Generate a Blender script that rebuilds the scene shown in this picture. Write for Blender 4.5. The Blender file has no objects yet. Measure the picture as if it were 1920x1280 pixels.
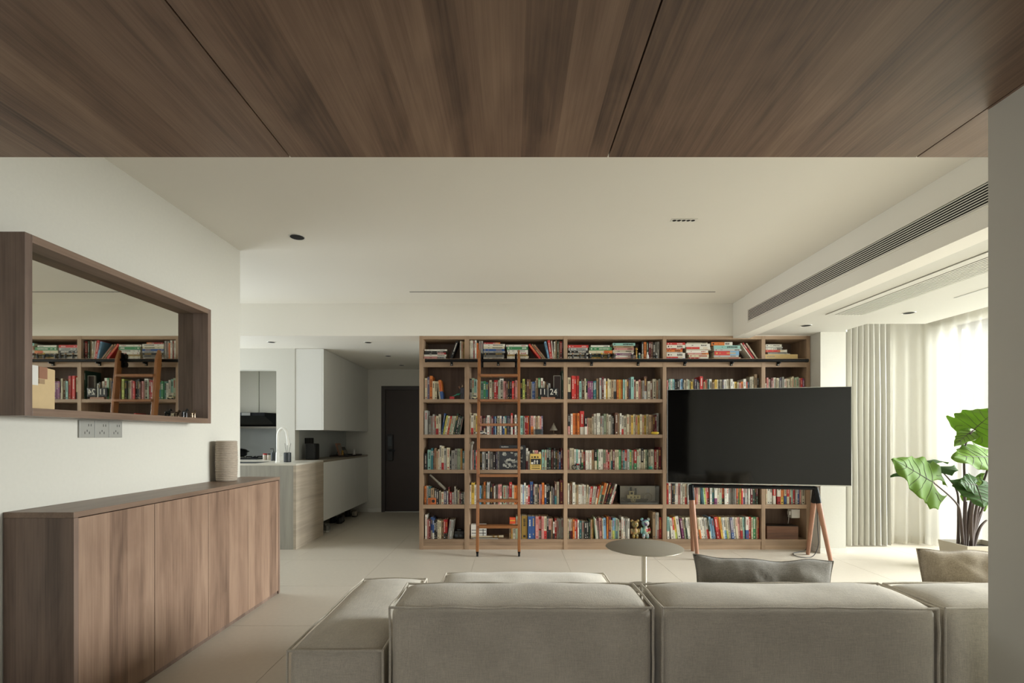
import bpy, bmesh, math, random
from mathutils import Vector, Matrix, noise as mnoise
random.seed(7)
PI = math.pi
scene = bpy.context.scene
COL = scene.collection

# ------------------------------------------------------------------ camera, world, light, exposure
F = 930.0; CH = 1.22            # focal length in pixels of a 1920 px wide frame, eye height
cam_data = bpy.data.cameras.new('camera')
cam_data.sensor_width = 36.0
cam_data.lens = F / 1920.0 * 36.0
cam_data.shift_y = (818 - 640) / 1920.0
cam_data.clip_start = 0.05
cam = bpy.data.objects.new('camera', cam_data)
cam.location = (0, 0, CH); cam.rotation_euler = (PI / 2, 0, 0)
COL.objects.link(cam); scene.camera = cam

world = bpy.data.worlds.new('daylight_sky'); scene.world = world
world.use_nodes = True
wbg = world.node_tree.nodes['Background']
wbg.inputs[0].default_value = (0.86, 0.93, 1.0, 1); wbg.inputs[1].default_value = 0.55

def area(name, loc, rot, sx, sy, power, col):
    l = bpy.data.lights.new(name, 'AREA'); l.shape = 'RECTANGLE'; l.size = sx; l.size_y = sy
    l.energy = power; l.color = col
    o = bpy.data.objects.new(name, l); o.location = loc; o.rotation_euler = rot; COL.objects.link(o); return o
# daylight standing outside each window of the flat
DEG = PI / 180
def aim(src, dst): return (Vector(dst) - Vector(src)).to_track_quat('-Z', 'Y').to_euler()
area('bay_daylight', (11.0, 3.0, 3.35), aim((11.0, 3.0, 3.35), (0, 3.7, .9)), 6.0, 4.8, 5900, (0.91, 0.965, 1.0))
area('rear_daylight', (-0.9, -3.85, 1.6), (70 * DEG, 0, 0), 2.0, 1.9, 48, (0.98, 0.985, 1.0))
area('kitchen_daylight', (-4.85, 5.2, 1.6), (0, -80 * DEG, 0), 1.5, 2.6, 92, (0.88, 0.95, 1.0))

vs = scene.view_settings
vs.view_transform = 'Standard'; vs.look = 'None'; vs.exposure = 0.34; vs.gamma = 1.0
vs.use_curve_mapping = False

# ------------------------------------------------------------------ helpers
def lin(c):
    return tuple(((v / 12.92) if v <= .04045 else ((v + .055) / 1.055) ** 2.4) for v in c)
def hexc(h):
    return lin(tuple(int(h[i:i + 2], 16) / 255 for i in (0, 2, 4))) + (1,)
def px(x, d): return (x - 960.0) / F * d
def pz(y, d): return CH + (818.0 - y) / F * d

MATS = {}
def mat(name, col, rough=.6, metal=0.0, spec=.5, bump=None, var=None, trans=0.0, alpha=1.0, coat=0.0):
    if name in MATS: return MATS[name]
    m = bpy.data.materials.new(name); m.use_nodes = True
    nt = m.node_tree; b = nt.nodes['Principled BSDF']
    c = hexc(col) if isinstance(col, str) else tuple(col) + (1,)
    b.inputs['Base Color'].default_value = c
    b.inputs['Roughness'].default_value = rough; b.inputs['Metallic'].default_value = metal
    b.inputs['Specular IOR Level'].default_value = spec
    b.inputs['Transmission Weight'].default_value = trans; b.inputs['Alpha'].default_value = alpha
    b.inputs['Coat Weight'].default_value = coat
    if bump or var:
        tc = nt.nodes.new('ShaderNodeTexCoord'); n = nt.nodes.new('ShaderNodeTexNoise')
        nt.links.new(tc.outputs['Object'], n.inputs['Vector'])
        n.inputs['Scale'].default_value = (bump or var)[0]; n.inputs['Detail'].default_value = 5
        if var:
            mx = nt.nodes.new('ShaderNodeMix'); mx.data_type = 'RGBA'
            mx.inputs[6].default_value = tuple(v * (1 - var[1]) for v in c[:3]) + (1,)
            mx.inputs[7].default_value = tuple(min(1, v * (1 + var[1])) for v in c[:3]) + (1,)
            nt.links.new(n.outputs['Fac'], mx.inputs[0]); nt.links.new(mx.outputs[2], b.inputs['Base Color'])
        if bump:
            bp = nt.nodes.new('ShaderNodeBump'); bp.inputs['Strength'].default_value = bump[1]; bp.inputs['Distance'].default_value = .004
            nt.links.new(n.outputs['Fac'], bp.inputs['Height']); nt.links.new(bp.outputs[0], b.inputs['Normal'])
    MATS[name] = m; return m

def wood(name, dark, mid, light, axis, rough=.48, band=.115, spec=.4):
    """walnut veneer: grain runs along axis ('x','y','z'), planks about `band` wide across it"""
    m = bpy.data.materials.new(name); m.use_nodes = True; nt = m.node_tree; L = nt.links.new
    b = nt.nodes['Principled BSDF']; b.inputs['Roughness'].default_value = rough; b.inputs['Specular IOR Level'].default_value = spec
    tc = nt.nodes.new('ShaderNodeTexCoord'); sp = nt.nodes.new('ShaderNodeSeparateXYZ'); L(tc.outputs['Object'], sp.inputs[0])
    a = {'x': 0, 'y': 1, 'z': 2}[axis]; oth = [i for i in range(3) if i != a]
    add = nt.nodes.new('ShaderNodeMath'); add.operation = 'ADD'
    L(sp.outputs[oth[0]], add.inputs[0]); L(sp.outputs[oth[1]], add.inputs[1])
    dv = nt.nodes.new('ShaderNodeMath'); dv.operation = 'DIVIDE'; dv.inputs[1].default_value = band; L(add.outputs[0], dv.inputs[0])
    fl = nt.nodes.new('ShaderNodeMath'); fl.operation = 'FLOOR'; L(dv.outputs[0], fl.inputs[0])
    wn = nt.nodes.new('ShaderNodeTexWhiteNoise'); wn.noise_dimensions = '1D'; L(fl.outputs[0], wn.inputs['W'])
    def noise(across, along, detail, dist=0.0, seed=0):
        mp = nt.nodes.new('ShaderNodeMapping')
        s = [across] * 3; s[a] = along; mp.inputs['Scale'].default_value = s
        mp.inputs['Location'].default_value = (seed, seed * 1.7, seed * .6)
        L(tc.outputs['Object'], mp.inputs[0])
        n = nt.nodes.new('ShaderNodeTexNoise'); n.inputs['Scale'].default_value = 1; n.inputs['Detail'].default_value = detail
        n.inputs['Distortion'].default_value = dist; L(mp.outputs[0], n.inputs['Vector']); return n
    n1 = noise(11, .9, 6, .8); n2 = noise(130, 3.0, 3, 0, 3); n3 = noise(5, 1.6, 4, 2.2, 9)
    def mul(o, k):
        q = nt.nodes.new('ShaderNodeMath'); q.operation = 'MULTIPLY'; q.inputs[1].default_value = k; L(o, q.inputs[0]); return q
    def plus(o1, o2):
        q = nt.nodes.new('ShaderNodeMath'); q.operation = 'ADD'; L(o1, q.inputs[0]); L(o2, q.inputs[1]); return q
    t = plus(mul(n1.outputs['Fac'], .50).outputs[0], mul(n2.outputs['Fac'], .32).outputs[0])
    t = plus(t.outputs[0], mul(n3.outputs['Fac'], .30).outputs[0])
    t = plus(t.outputs[0], mul(wn.outputs['Value'], .21).outputs[0])
    r = nt.nodes.new('ShaderNodeValToRGB'); e = r.color_ramp.elements
    e[0].position = .42; e[0].color = hexc(dark); e[1].position = .90; e[1].color = hexc(light)
    k = e.new(.65); k.color = hexc(mid)
    L(t.outputs[0], r.inputs[0]); L(r.outputs[0], b.inputs['Base Color'])
    bp = nt.nodes.new('ShaderNodeBump'); bp.inputs['Strength'].default_value = .12; bp.inputs['Distance'].default_value = .002
    L(n2.outputs['Fac'], bp.inputs['Height']); L(bp.outputs[0], b.inputs['Normal'])
    MATS[name] = m; return m

def streak(name, c1, c2, scale, rough=.5):
    m = bpy.data.materials.new(name); m.use_nodes = True; nt = m.node_tree; L = nt.links.new
    b = nt.nodes['Principled BSDF']; b.inputs['Roughness'].default_value = rough
    tc = nt.nodes.new('ShaderNodeTexCoord'); mp = nt.nodes.new('ShaderNodeMapping'); mp.inputs['Scale'].default_value = scale
    L(tc.outputs['Object'], mp.inputs[0]); n = nt.nodes.new('ShaderNodeTexNoise'); n.inputs['Scale'].default_value = 1
    n.inputs['Detail'].default_value = 8; n.inputs['Distortion'].default_value = .7; L(mp.outputs[0], n.inputs['Vector'])
    r = nt.nodes.new('ShaderNodeValToRGB'); e = r.color_ramp.elements
    e[0].position = .3; e[0].color = hexc(c1); e[1].position = .72; e[1].color = hexc(c2)
    L(n.outputs['Fac'], r.inputs[0]); L(r.outputs[0], b.inputs['Base Color']); MATS[name] = m; return m

def linen(name, col, weave=420, amount=.5):
    m = bpy.data.materials.new(name); m.use_nodes = True; nt = m.node_tree; L = nt.links.new
    b = nt.nodes['Principled BSDF']; b.inputs['Roughness'].default_value = .95; b.inputs['Specular IOR Level'].default_value = .1
    b.inputs['Sheen Weight'].default_value = .25
    tc = nt.nodes.new('ShaderNodeTexCoord'); ns = []
    for sc in ((weave, weave, 26), (26, weave, weave), (weave, 26, weave)):
        mp = nt.nodes.new('ShaderNodeMapping'); mp.inputs['Scale'].default_value = sc; L(tc.outputs['Object'], mp.inputs[0])
        n = nt.nodes.new('ShaderNodeTexNoise'); n.inputs['Scale'].default_value = 1; n.inputs['Detail'].default_value = 2; L(mp.outputs[0], n.inputs['Vector']); ns.append(n)
    big = nt.nodes.new('ShaderNodeTexNoise'); big.inputs['Scale'].default_value = 5; L(tc.outputs['Object'], big.inputs['Vector'])
    def add(a, bb):
        q = nt.nodes.new('ShaderNodeMath'); q.operation = 'ADD'; L(a, q.inputs[0]); L(bb, q.inputs[1]); return q
    s = add(add(ns[0].outputs['Fac'], ns[1].outputs['Fac']).outputs[0], ns[2].outputs['Fac'])
    s = add(s.outputs[0], big.outputs['Fac'])
    mr = nt.nodes.new('ShaderNodeMapRange'); mr.inputs[1].default_value = 1.35; mr.inputs[2].default_value = 2.65; L(s.outputs[0], mr.inputs[0])
    mx = nt.nodes.new('ShaderNodeMix'); mx.data_type = 'RGBA'; c = hexc(col)
    mx.inputs[6].default_value = tuple(v * (1 - amount * .55) for v in c[:3]) + (1,)
    mx.inputs[7].default_value = tuple(min(1, v * (1 + amount * .5)) for v in c[:3]) + (1,)
    L(mr.outputs[0], mx.inputs[0]); L(mx.outputs[2], b.inputs['Base Color'])
    bp = nt.nodes.new('ShaderNodeBump'); bp.inputs['Strength'].default_value = .35; bp.inputs['Distance'].default_value = .002
    L(s.outputs[0], bp.inputs['Height']); L(bp.outputs[0], b.inputs['Normal']); MATS[name] = m; return m

def patches(name, cols, scale, rough=.5, feat='F1'):
    """irregular flat colour patches (glaze, patchwork, print)"""
    m = bpy.data.materials.new(name); m.use_nodes = True; nt = m.node_tree; L = nt.links.new
    b = nt.nodes['Principled BSDF']; b.inputs['Roughness'].default_value = rough
    tc = nt.nodes.new('ShaderNodeTexCoord'); v = nt.nodes.new('ShaderNodeTexVoronoi'); v.inputs['Scale'].default_value = scale
    L(tc.outputs['Object'], v.inputs['Vector']); sp = nt.nodes.new('ShaderNodeSeparateColor'); L(v.outputs['Color'], sp.inputs[0])
    r = nt.nodes.new('ShaderNodeValToRGB'); r.color_ramp.interpolation = 'CONSTANT'; e = r.color_ramp.elements
    e[0].position = 0; e[0].color = hexc(cols[0]); e[1].position = 1 / len(cols); e[1].color = hexc(cols[1])
    for i, c in enumerate(cols[2:]): k = e.new((i + 2) / len(cols)); k.color = hexc(c)
    L(sp.outputs[0], r.inputs[0]); L(r.outputs[0], b.inputs['Base Color']); MATS[name] = m; return m

class MB:
    def __init__(s): s.v = []; s.f = []
    def quad(s, a, b, c, d):
        n = len(s.v); s.v += [a, b, c, d]; s.f.append((n, n + 1, n + 2, n + 3)); return s
    def box(s, x0, x1, y0, y1, z0, z1):
        n = len(s.v)
        s.v += [(x0, y0, z0), (x1, y0, z0), (x1, y1, z0), (x0, y1, z0), (x0, y0, z1), (x1, y0, z1), (x1, y1, z1), (x0, y1, z1)]
        for q in ((0, 3, 2, 1), (4, 5, 6, 7), (0, 1, 5, 4), (1, 2, 6, 5), (2, 3, 7, 6), (3, 0, 4, 7)): s.f.append(tuple(n + i for i in q))
        return s
    def hexa(s, bot, top):
        n = len(s.v); s.v += list(bot) + list(top)
        for q in ((0, 3, 2, 1), (4, 5, 6, 7), (0, 1, 5, 4), (1, 2, 6, 5), (2, 3, 7, 6), (3, 0, 4, 7)): s.f.append(tuple(n + i for i in q))
        return s
    def prism(s, pts, axis, a0, a1):
        """extrude polygon pts (2D) along axis from a0 to a1"""
        def P(p, a):
            return {'x': (a, p[0], p[1]), 'y': (p[0], a, p[1]), 'z': (p[0], p[1], a)}[axis]
        n = len(s.v); k = len(pts)
        s.v += [P(p, a0) for p in pts] + [P(p, a1) for p in pts]
        s.f.append(tuple(range(n + k - 1, n - 1, -1))); s.f.append(tuple(range(n + k, n + 2 * k)))
        for i in range(k): j = (i + 1) % k; s.f.append((n + i, n + j, n + k + j, n + k + i))
        return s
    def tube(s, pts, r, seg=8, cap=True):
        pts = [Vector(p) for p in pts]; n0 = len(s.v); m = len(pts)
        rs = r if isinstance(r, (list, tuple)) else [r] * m
        up = None
        for i, p in enumerate(pts):
            t = (pts[min(i + 1, m - 1)] - pts[max(i - 1, 0)]).normalized()
            if up is None:
                up = Vector((0, 0, 1)) if abs(t.z) < .9 else Vector((1, 0, 0))
            u = (up - t * up.dot(t)).normalized(); w = t.cross(u); up = u
            for k in range(seg):
                a = 2 * PI * k / seg; s.v.append(tuple(p + (u * math.cos(a) + w * math.sin(a)) * rs[i]))
        for i in range(m - 1):
            for k in range(seg):
                a = n0 + i * seg + k; b = n0 + i * seg + (k + 1) % seg; s.f.append((a, b, b + seg, a + seg))
        if cap:
            s.f.append(tuple(n0 + k for k in range(seg - 1, -1, -1))); s.f.append(tuple(n0 + (m - 1) * seg + k for k in range(seg)))
        return s
    def lathe(s, prof, cx, cy, seg=24, cz=0.0):
        n0 = len(s.v); m = len(prof)
        for (r, z) in prof:
            for k in range(seg):
                a = 2 * PI * k / seg; s.v.append((cx + r * math.cos(a), cy + r * math.sin(a), cz + z))
        for i in range(m - 1):
            for k in range(seg):
                a = n0 + i * seg + k; b = n0 + i * seg + (k + 1) % seg; s.f.append((a, b, b + seg, a + seg))
        s.f.append(tuple(n0 + k for k in range(seg - 1, -1, -1))); s.f.append(tuple(n0 + (m - 1) * seg + k for k in range(seg)))
        return s
    def ball(s, c, r, seg=12, rings=8):
        r = r if isinstance(r, (list, tuple)) else (r, r, r); n0 = len(s.v)
        for i in range(1, rings):
            th = PI * i / rings
            for k in range(seg):
                a = 2 * PI * k / seg
                s.v.append((c[0] + r[0] * math.sin(th) * math.cos(a), c[1] + r[1] * math.sin(th) * math.sin(a), c[2] + r[2] * math.cos(th)))
        t = len(s.v); s.v.append((c[0], c[1], c[2] + r[2])); s.v.append((c[0], c[1], c[2] - r[2]))
        for i in range(rings - 2):
            for k in range(seg):
                a = n0 + i * seg + k; b = n0 + i * seg + (k + 1) % seg; s.f.append((a, a + seg, b + seg, b))
        for k in range(seg):
            s.f.append((t, n0 + k, n0 + (k + 1) % seg)); e = n0 + (rings - 2) * seg; s.f.append((t + 1, e + (k + 1) % seg, e + k))
        return s
    def build(s, name, m, parent=None, smooth=False, bevel=0.0, local=False):
        me = bpy.data.meshes.new(name); me.from_pydata([tuple(v) for v in s.v], [], s.f); me.update()
        if m is not None: me.materials.append(MATS[m] if isinstance(m, str) else m)
        if smooth:
            me.polygons.foreach_set('use_smooth', [True] * len(me.polygons)); me.set_sharp_from_angle(angle=.75)
        o = bpy.data.objects.new(name, me); COL.objects.link(o)
        if parent is not None:
            o.parent = parent
            if not local: o.matrix_parent_inverse = Matrix.Translation(-root_loc(parent))
        if bevel:
            b = o.modifiers.new('bevel', 'BEVEL'); b.width = bevel; b.segments = 2; b.limit_method = 'ANGLE'
        return o
def root_loc(o):
    # parts keep their vertices in world space: only the outermost thing carries an offset
    return Vector((0, 0, 0)) if o.parent is not None else Vector(o.location)
def tag(o, label=None, cat=None, group=None, kind=None):
    if label: o['label'] = label
    if cat: o['category'] = cat
    if group: o['group'] = group
    if kind: o['kind'] = kind
    return o
def thing(name, loc, label, cat, group=None, rotz=0):
    o = bpy.data.objects.new(name, None); o.empty_display_size = .1; COL.objects.link(o)
    o.location = loc; o.rotation_euler = (0, 0, rotz); tag(o, label, cat, group); return o
def solo(o, label, cat, group=None):
    """a thing that is a single mesh: move its origin to its base"""
    me = o.data; xs = [v.co for v in me.vertices]
    c = Vector(((min(v.x for v in xs) + max(v.x for v in xs)) / 2, (min(v.y for v in xs) + max(v.y for v in xs)) / 2, min(v.z for v in xs)))
    me.transform(Matrix.Translation(-c)); o.location = c; return tag(o, label, cat, group)
def struct(name, mb, m, **k):
    o = mb.build(name, m, **k); o['kind'] = 'structure'; return o
def box(*a): return MB().box(*a)

# ------------------------------------------------------------------ materials
mat('plaster', 'cdcabf', .9, bump=(60, .05), var=(1.3, .035))
mat('ceiling_paint', 'f0ece2', .9, var=(1.1, .03))
mat('white_paint', 'd9d7ce', .85)
mat('column_paint', 'd3d0c5', .85)
mat('floor_tile', 'c6bdae', .42, var=(3.2, .06), bump=(35, .03))
mat('grout', 'b2a794', .8)
mat('cabinet_white', 'e3e2dc', .38); mat('cabinet_grey', 'a9a698', .45)
mat('cool_backsplash', 'b9bdbb', .3); mat('dark_gap', '16130f', .8)
mat('black_metal', '17181a', .38, metal=.7); mat('black_plastic', '101012', .35); mat('screen_glass', '060606', .07, spec=.36)
mat('silver', 'a9a8a2', .3, metal=.9); mat('steel', 'b9b4a8', .28, metal=.95); mat('bronze_top', '7d7668', .55, metal=.25)
mat('mirror_silver', 'd8d9d3', .015, metal=1.0); mat('white_plastic', 'e9e7df', .35); mat('grey_plastic', '9b9a92', .4)
mat('glass', 'ffffff', .02, trans=1.0, alpha=1.0); mat('leg_wood', '966b53', .38, var=(14, .18))
mat('ladder_wood', '8f5c33', .36, var=(11, .22)); mat('page_paper', 'd8ccb0', .9); mat('door_wood_dark', '33261f', .5, var=(9, .15))
mat('ceramic_dark', '34393d', .4); mat('stone_top', 'cfcabd', .3, var=(5, .05)); mat('stem', '3f3129', .6, var=(12, .2))
mat('soil', '2b231b', .95); mat('planter_clay', 'a59d8c', .7); mat('toy_red', 'a81d1c', .4); mat('toy_green', '1f7d62', .35)
mat('toy_black', '141516', .35); mat('toy_white', 'd9d7cf', .4); mat('toy_skin', 'b08a6c', .5); mat('toy_yellow', 'd8b638', .4); mat('gold', '9c7b3d', .3, metal=.8)
mat('bone', '8d877a', .6, var=(18, .15)); mat('orange_paint', 'b5602c', .45); mat('text_white', 'dcd8cc', .6); mat('text_dark', '2a2622', .7)
mat('text_gold', 'c9a553', .5); mat('paper_yellow', 'd3b35f', .7); mat('photo_grey', '8d887c', .5); mat('orange_red', 'd8512c', .5)
mat('brass_fig', '6d5b48', .3, metal=.7); mat('teal_plastic', '0f5a55', .4); mat('cable_black', '1d1c1a', .5)
wood('walnut_ceiling', '523e33', '7f6553', '9e826d', 'y', rough=.40, band=.13, spec=.5)
wood('walnut_door', '5e493c', '876d5b', 'a18671', 'z', rough=.42, band=.105)
wood('walnut_panel', '4e3f36', '715e52', '887264', 'z', rough=.45, band=.12)
wood('walnut_upright', '86705a', 'a58a70', 'b69b80', 'z', rough=.5, band=.3)
wood('walnut_shelf', '86705a', 'a58a70', 'b69b80', 'x', rough=.5, band=.3)
wood('walnut_top', '5c4a3e', '7a6555', '8b7565', 'y', rough=.4, band=.2)
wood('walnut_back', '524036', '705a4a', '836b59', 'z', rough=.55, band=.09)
wood('box_wood', '3f2a1d', '6b4731', '875f46', 'x', band=.5)
streak('travertine_front', '918e84', 'a5a196', (22, 22, 1.6)); streak('travertine_side', 'a09383', 'b9ac99', (2, 1.3, 22))
linen('sofa_linen', 'c9c1b2'); linen('pillow_grey', '8f8a80', 300, .7); linen('pillow_beige', 'a99c88', 300, .7)
mat('drape', 'aeaba1', .9, bump=(300, .1))
mat('ribbed_clay', 'a89b8b', .85, var=(90, .14), bump=(140, .3))
patches('bear_gold', ['9a7f3e', '6e5d33', 'b39b5c', '80764d', 'a07c55'], 34, .3)
patches('bear_colour', ['7fb3ad', 'c9c7c0', 'a9b7b5', 'b5303a', '8fb0c2', 'd7cda0', '6a5a80'], 24, .3)
patches('album_photo', ['0b0b0c', '0f1012', '0c0c0d', '77786f', '0a0b0d', '15181a', 'a09f92'], 46, .3)

def sheer_mat():
    m = bpy.data.materials.new('sheer'); m.use_nodes = True; nt = m.node_tree; L = nt.links.new
    for n in list(nt.nodes):
        if n.type != 'OUTPUT_MATERIAL': nt.nodes.remove(n)
    out = [n for n in nt.nodes if n.type == 'OUTPUT_MATERIAL'][0]
    tl = nt.nodes.new('ShaderNodeBsdfTranslucent'); tl.inputs[0].default_value = hexc('c4c0b4')
    df = nt.nodes.new('ShaderNodeBsdfDiffuse'); df.inputs[0].default_value = hexc('cfcbbf')
    tr = nt.nodes.new('ShaderNodeBsdfTransparent'); tr.inputs[0].default_value = (1, .99, .975, 1)
    a = nt.nodes.new('ShaderNodeMixShader'); a.inputs[0].default_value = .4; L(tl.outputs[0], a.inputs[1]); L(df.outputs[0], a.inputs[2])
    b = nt.nodes.new('ShaderNodeMixShader'); b.inputs[0].default_value = .60; L(a.outputs[0], b.inputs[1]); L(tr.outputs[0], b.inputs[2])
    L(b.outputs[0], out.inputs[0]); MATS['sheer'] = m
sheer_mat()
def clear_mat():
    m = bpy.data.materials.new('clear_acrylic'); m.use_nodes = True; nt = m.node_tree; L = nt.links.new
    for n in list(nt.nodes):
        if n.type != 'OUTPUT_MATERIAL': nt.nodes.remove(n)
    out = [n for n in nt.nodes if n.type == 'OUTPUT_MATERIAL'][0]
    g = nt.nodes.new('ShaderNodeBsdfGlossy'); g.inputs['Roughness'].default_value = .08
    t = nt.nodes.new('ShaderNodeBsdfTransparent'); t.inputs[0].default_value = (.97, .97, .96, 1)
    fr = nt.nodes.new('ShaderNodeFresnel'); fr.inputs[0].default_value = 1.45
    x = nt.nodes.new('ShaderNodeMixShader'); L(fr.outputs[0], x.inputs[0]); L(t.outputs[0], x.inputs[1]); L(g.outputs[0], x.inputs[2])
    L(x.outputs[0], out.inputs[0]); MATS['clear_acrylic'] = m
clear_mat()
def leaf_mat(name, c1, c2, tcol):
    m = bpy.data.materials.new(name); m.use_nodes = True; nt = m.node_tree; L = nt.links.new
    b = nt.nodes['Principled BSDF']; b.inputs['Roughness'].default_value = .55; b.inputs['Specular IOR Level'].default_value = .25
    tc = nt.nodes.new('ShaderNodeTexCoord'); n = nt.nodes.new('ShaderNodeTexNoise'); n.inputs['Scale'].default_value = 9
    L(tc.outputs['Object'], n.inputs['Vector']); mx = nt.nodes.new('ShaderNodeMix'); mx.data_type = 'RGBA'
    mx.inputs[6].default_value = hexc(c1); mx.inputs[7].default_value = hexc(c2); L(n.outputs['Fac'], mx.inputs[0]); L(mx.outputs[2], b.inputs['Base Color'])
    out = [k for k in nt.nodes if k.type == 'OUTPUT_MATERIAL'][0]
    tl = nt.nodes.new('ShaderNodeBsdfTranslucent'); tl.inputs[0].default_value = hexc(tcol)
    ms = nt.nodes.new('ShaderNodeMixShader'); ms.inputs[0].default_value = .42
    L(b.outputs[0], ms.inputs[1]); L(tl.outputs[0], ms.inputs[2]); L(ms.outputs[0], out.inputs[0]); MATS[name] = m
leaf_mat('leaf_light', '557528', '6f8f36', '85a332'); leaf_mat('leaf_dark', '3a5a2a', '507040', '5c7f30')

# ------------------------------------------------------------------ room shell
WL = -2.10; ZC = 2.654; ZH = 2.305; YB = 5.352; YH = 8.02; ZW = 2.305; DW = 1.929; WR = 1.583; ZBAY = 2.31
# floor of large tiles
fl = struct('floor', box(-4.7, 5.3, -3.6, 8.3, -.12, -.0018), 'grout')
TS = .9; tm = None
for i in range(12):
    for j in range(14):
        x0 = 1.43 - 7 * TS + i * TS; y0 = -3.62 + j * TS * .947
        if x0 > 5.2 or y0 > 8.1: continue
        if tm is None:
            tm = MB().box(.0012, TS - .0012, .0012, TS * .947 - .0012, -.008, 0).build('tile', 'floor_tile', fl)
            tm.matrix_parent_inverse = Matrix.Identity(4); t = tm
        else:
            t = tm.copy(); COL.objects.link(t)
        t.location = (x0, y0, 0)
# left wall, its far corner, kitchen enclosure
struct('wall_left', box(WL - .16, WL, -3.5, 3.83, 0, ZC + .05), 'plaster')
struct('wall_kitchen_side', MB().box(-4.55, -4.4, 3.5, 3.95, 0, ZC + .05).box(-4.55, -4.4, 6.45, 8.2, 0, ZC + .05).box(-4.55, -4.4, 3.95, 6.45, 0, .95).box(-4.55, -4.4, 3.95, 6.45, 2.25, ZC + .05), 'white_paint')
struct('wall_kitchen_near', box(-4.5, WL - .15, 3.4, 3.55, 0, ZC + .05), 'white_paint')
w = struct('window_1', MB().box(-4.5, -4.45, 3.95, 4.0, .95, 2.25).box(-4.5, -4.45, 6.4, 6.45, .95, 2.25).box(-4.5, -4.45, 4.0, 6.4, .95, 1.0).box(-4.5, -4.45, 4.0, 6.4, 2.2, 2.25), 'white_plastic')
box(-4.48, -4.47, 4.0, 6.4, 1.0, 2.2).build('pane', 'clear_acrylic', w)
# main ceiling, dropped hall ceiling with its beam face, bookcase wall
struct('ceiling', box(-4.6, 2.45, DW, YB + .02, ZC, ZC + .12), 'ceiling_paint')
struct('ceiling_hall', box(-4.6, 3.30, YB, YH + .2, ZH, ZC + .1), 'ceiling_paint')
struct('wall_back', box(-.985, 3.30, 5.67, 5.80, 0, ZH + .02), 'plaster')
struct('wall_hall_right', box(-.985, -.86, 5.80, YH + .02, 0, ZH + .02), 'plaster')
struct('wall_hall_end', MB().box(-4.5, -2.11, YH, YH + .16, 0, ZH + .02).box(-1.15, -.86, YH, YH + .16, 0, ZH + .02).box(-2.11, -1.15, YH, YH + .16, 2.035, ZH + .02), 'plaster')
struct('baseboard_hall', box(-2.33, -2.11, YH - .012, YH, 0, .06), 'white_paint')
# partition with pass-through to the kitchen
KP = 6.13
struct('wall_partition', MB().box(-4.5, -2.683, KP, KP + .12, 2.044, ZH + .02).box(-2.913, -2.683, KP, KP + .12, .905, 2.044), 'white_paint')
struct('wall_kitchen_back', box(-4.5, -2.70, 7.35, 7.47, 0, ZH + .02), 'cool_backsplash')
struct('wall_hall_left', box(-2.83, -2.683, KP + .12, YH, 0, ZH + .02), 'cool_backsplash')
# hall door
d1 = struct('door_1', box(-2.05, -1.21, YH + .03, YH + .075, .004, 1.975), 'door_wood_dark')
fr = MB().box(-2.11, -2.05, YH - .012, YH + .10, 0, 2.035).box(-1.21, -1.15, YH - .012, YH + .10, 0, 2.035).box(-2.05, -1.21, YH - .012, YH + .10, 1.975, 2.035)
tag(fr.build('door_frame', mat('frame_brown', '3a332e', .5), d1), 'dark brown steel door frame')
MB().box(-2.05, -1.21, YH - .02, YH + .10, 0, .012).build('threshold', 'silver', d1)
lk = MB().box(px(726, YH), px(737, YH), YH - .02, YH + .03, pz(863, YH), pz(814, YH)).build('smart_lock', 'black_plastic', d1, bevel=.006)
MB().box(px(728, YH), px(735, YH), YH - .024, YH - .02, pz(836, YH), pz(818, YH)).build('keypad', 'ceramic_dark', lk)
MB().box(px(730, YH), px(742, YH), YH - .06, YH - .045, pz(846, YH), pz(842, YH)).box(px(730, YH), px(733, YH), YH - .05, YH - .02, pz(846, YH), pz(842, YH)).build('handle', 'black_metal', lk)
# air conditioning box along the bay, bay ceiling, pillar
bx = struct('trim_1', MB().box(2.385, 2.56, DW, YB, 2.28, ZC + .1), 'ceiling_paint')
struct('trim_2', box(2.374, 2.40, DW, 5.06, 2.2646, ZC), 'ceiling_paint')
struct('ceiling_bay', MB().prism([(2.50, 1.62), (4.0, 1.62), (4.0, 4.80), (3.435, 4.80), (3.425, 5.09), (3.50, 5.18), (3.50, YB), (2.50, YB)], 'z', ZBAY, ZBAY + .10), 'white_paint')
struct('ceiling_recess', MB().box(3.40, 5.1, 1.6, 6.0, 2.60, 2.70), 'white_paint')
struct('wall_pillar', MB().box(3.222, 3.487, 5.18, 5.86, 0, 2.62), 'plaster')
struct('baseboard_pillar', box(3.214, 3.495, 5.172, 5.30, 0, .05), 'white_paint')
# bay outer walls with windows
struct('wall_bay_end', box(3.45, 5.05, 5.82, 5.95, 0, 2.65), 'white_paint')
struct('wall_bay_side', MB().box(4.90, 5.03, 5.50, 5.9, 0, 2.65).box(4.90, 5.03, 1.6, 1.85, 0, 2.65).box(4.90, 5.03, 1.85, 5.50, 2.45, 2.65), 'white_paint')
mat('window_frame', '5e564b', .5)
mb = MB().box(4.94, 4.99, 1.85, 5.50, 2.40, 2.45).box(4.94, 4.99, 1.85, 5.50, 0, .05)
ys = [1.85, 2.75, 3.65, 4.55, 5.45]
for y in ys: mb.box(4.94, 4.99, y, y + .05, .05, 2.4)
mb.box(4.945, 4.985, 1.85, 5.50, .95, 1.0)
w3 = struct('window_2', mb, 'window_frame')
for a, b in zip(ys[:-1], ys[1:]):
    box(4.96, 4.97, a + .05, b, 1.0, 2.4).build('pane', 'clear_acrylic', w3); box(4.96, 4.97, a + .05, b, .05, .95).build('pane', 'clear_acrylic', w3)
struct('wall_bay_near', box(WR + .12, 5.05, 1.50, 1.62, 0, 2.70), 'white_paint')
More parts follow.
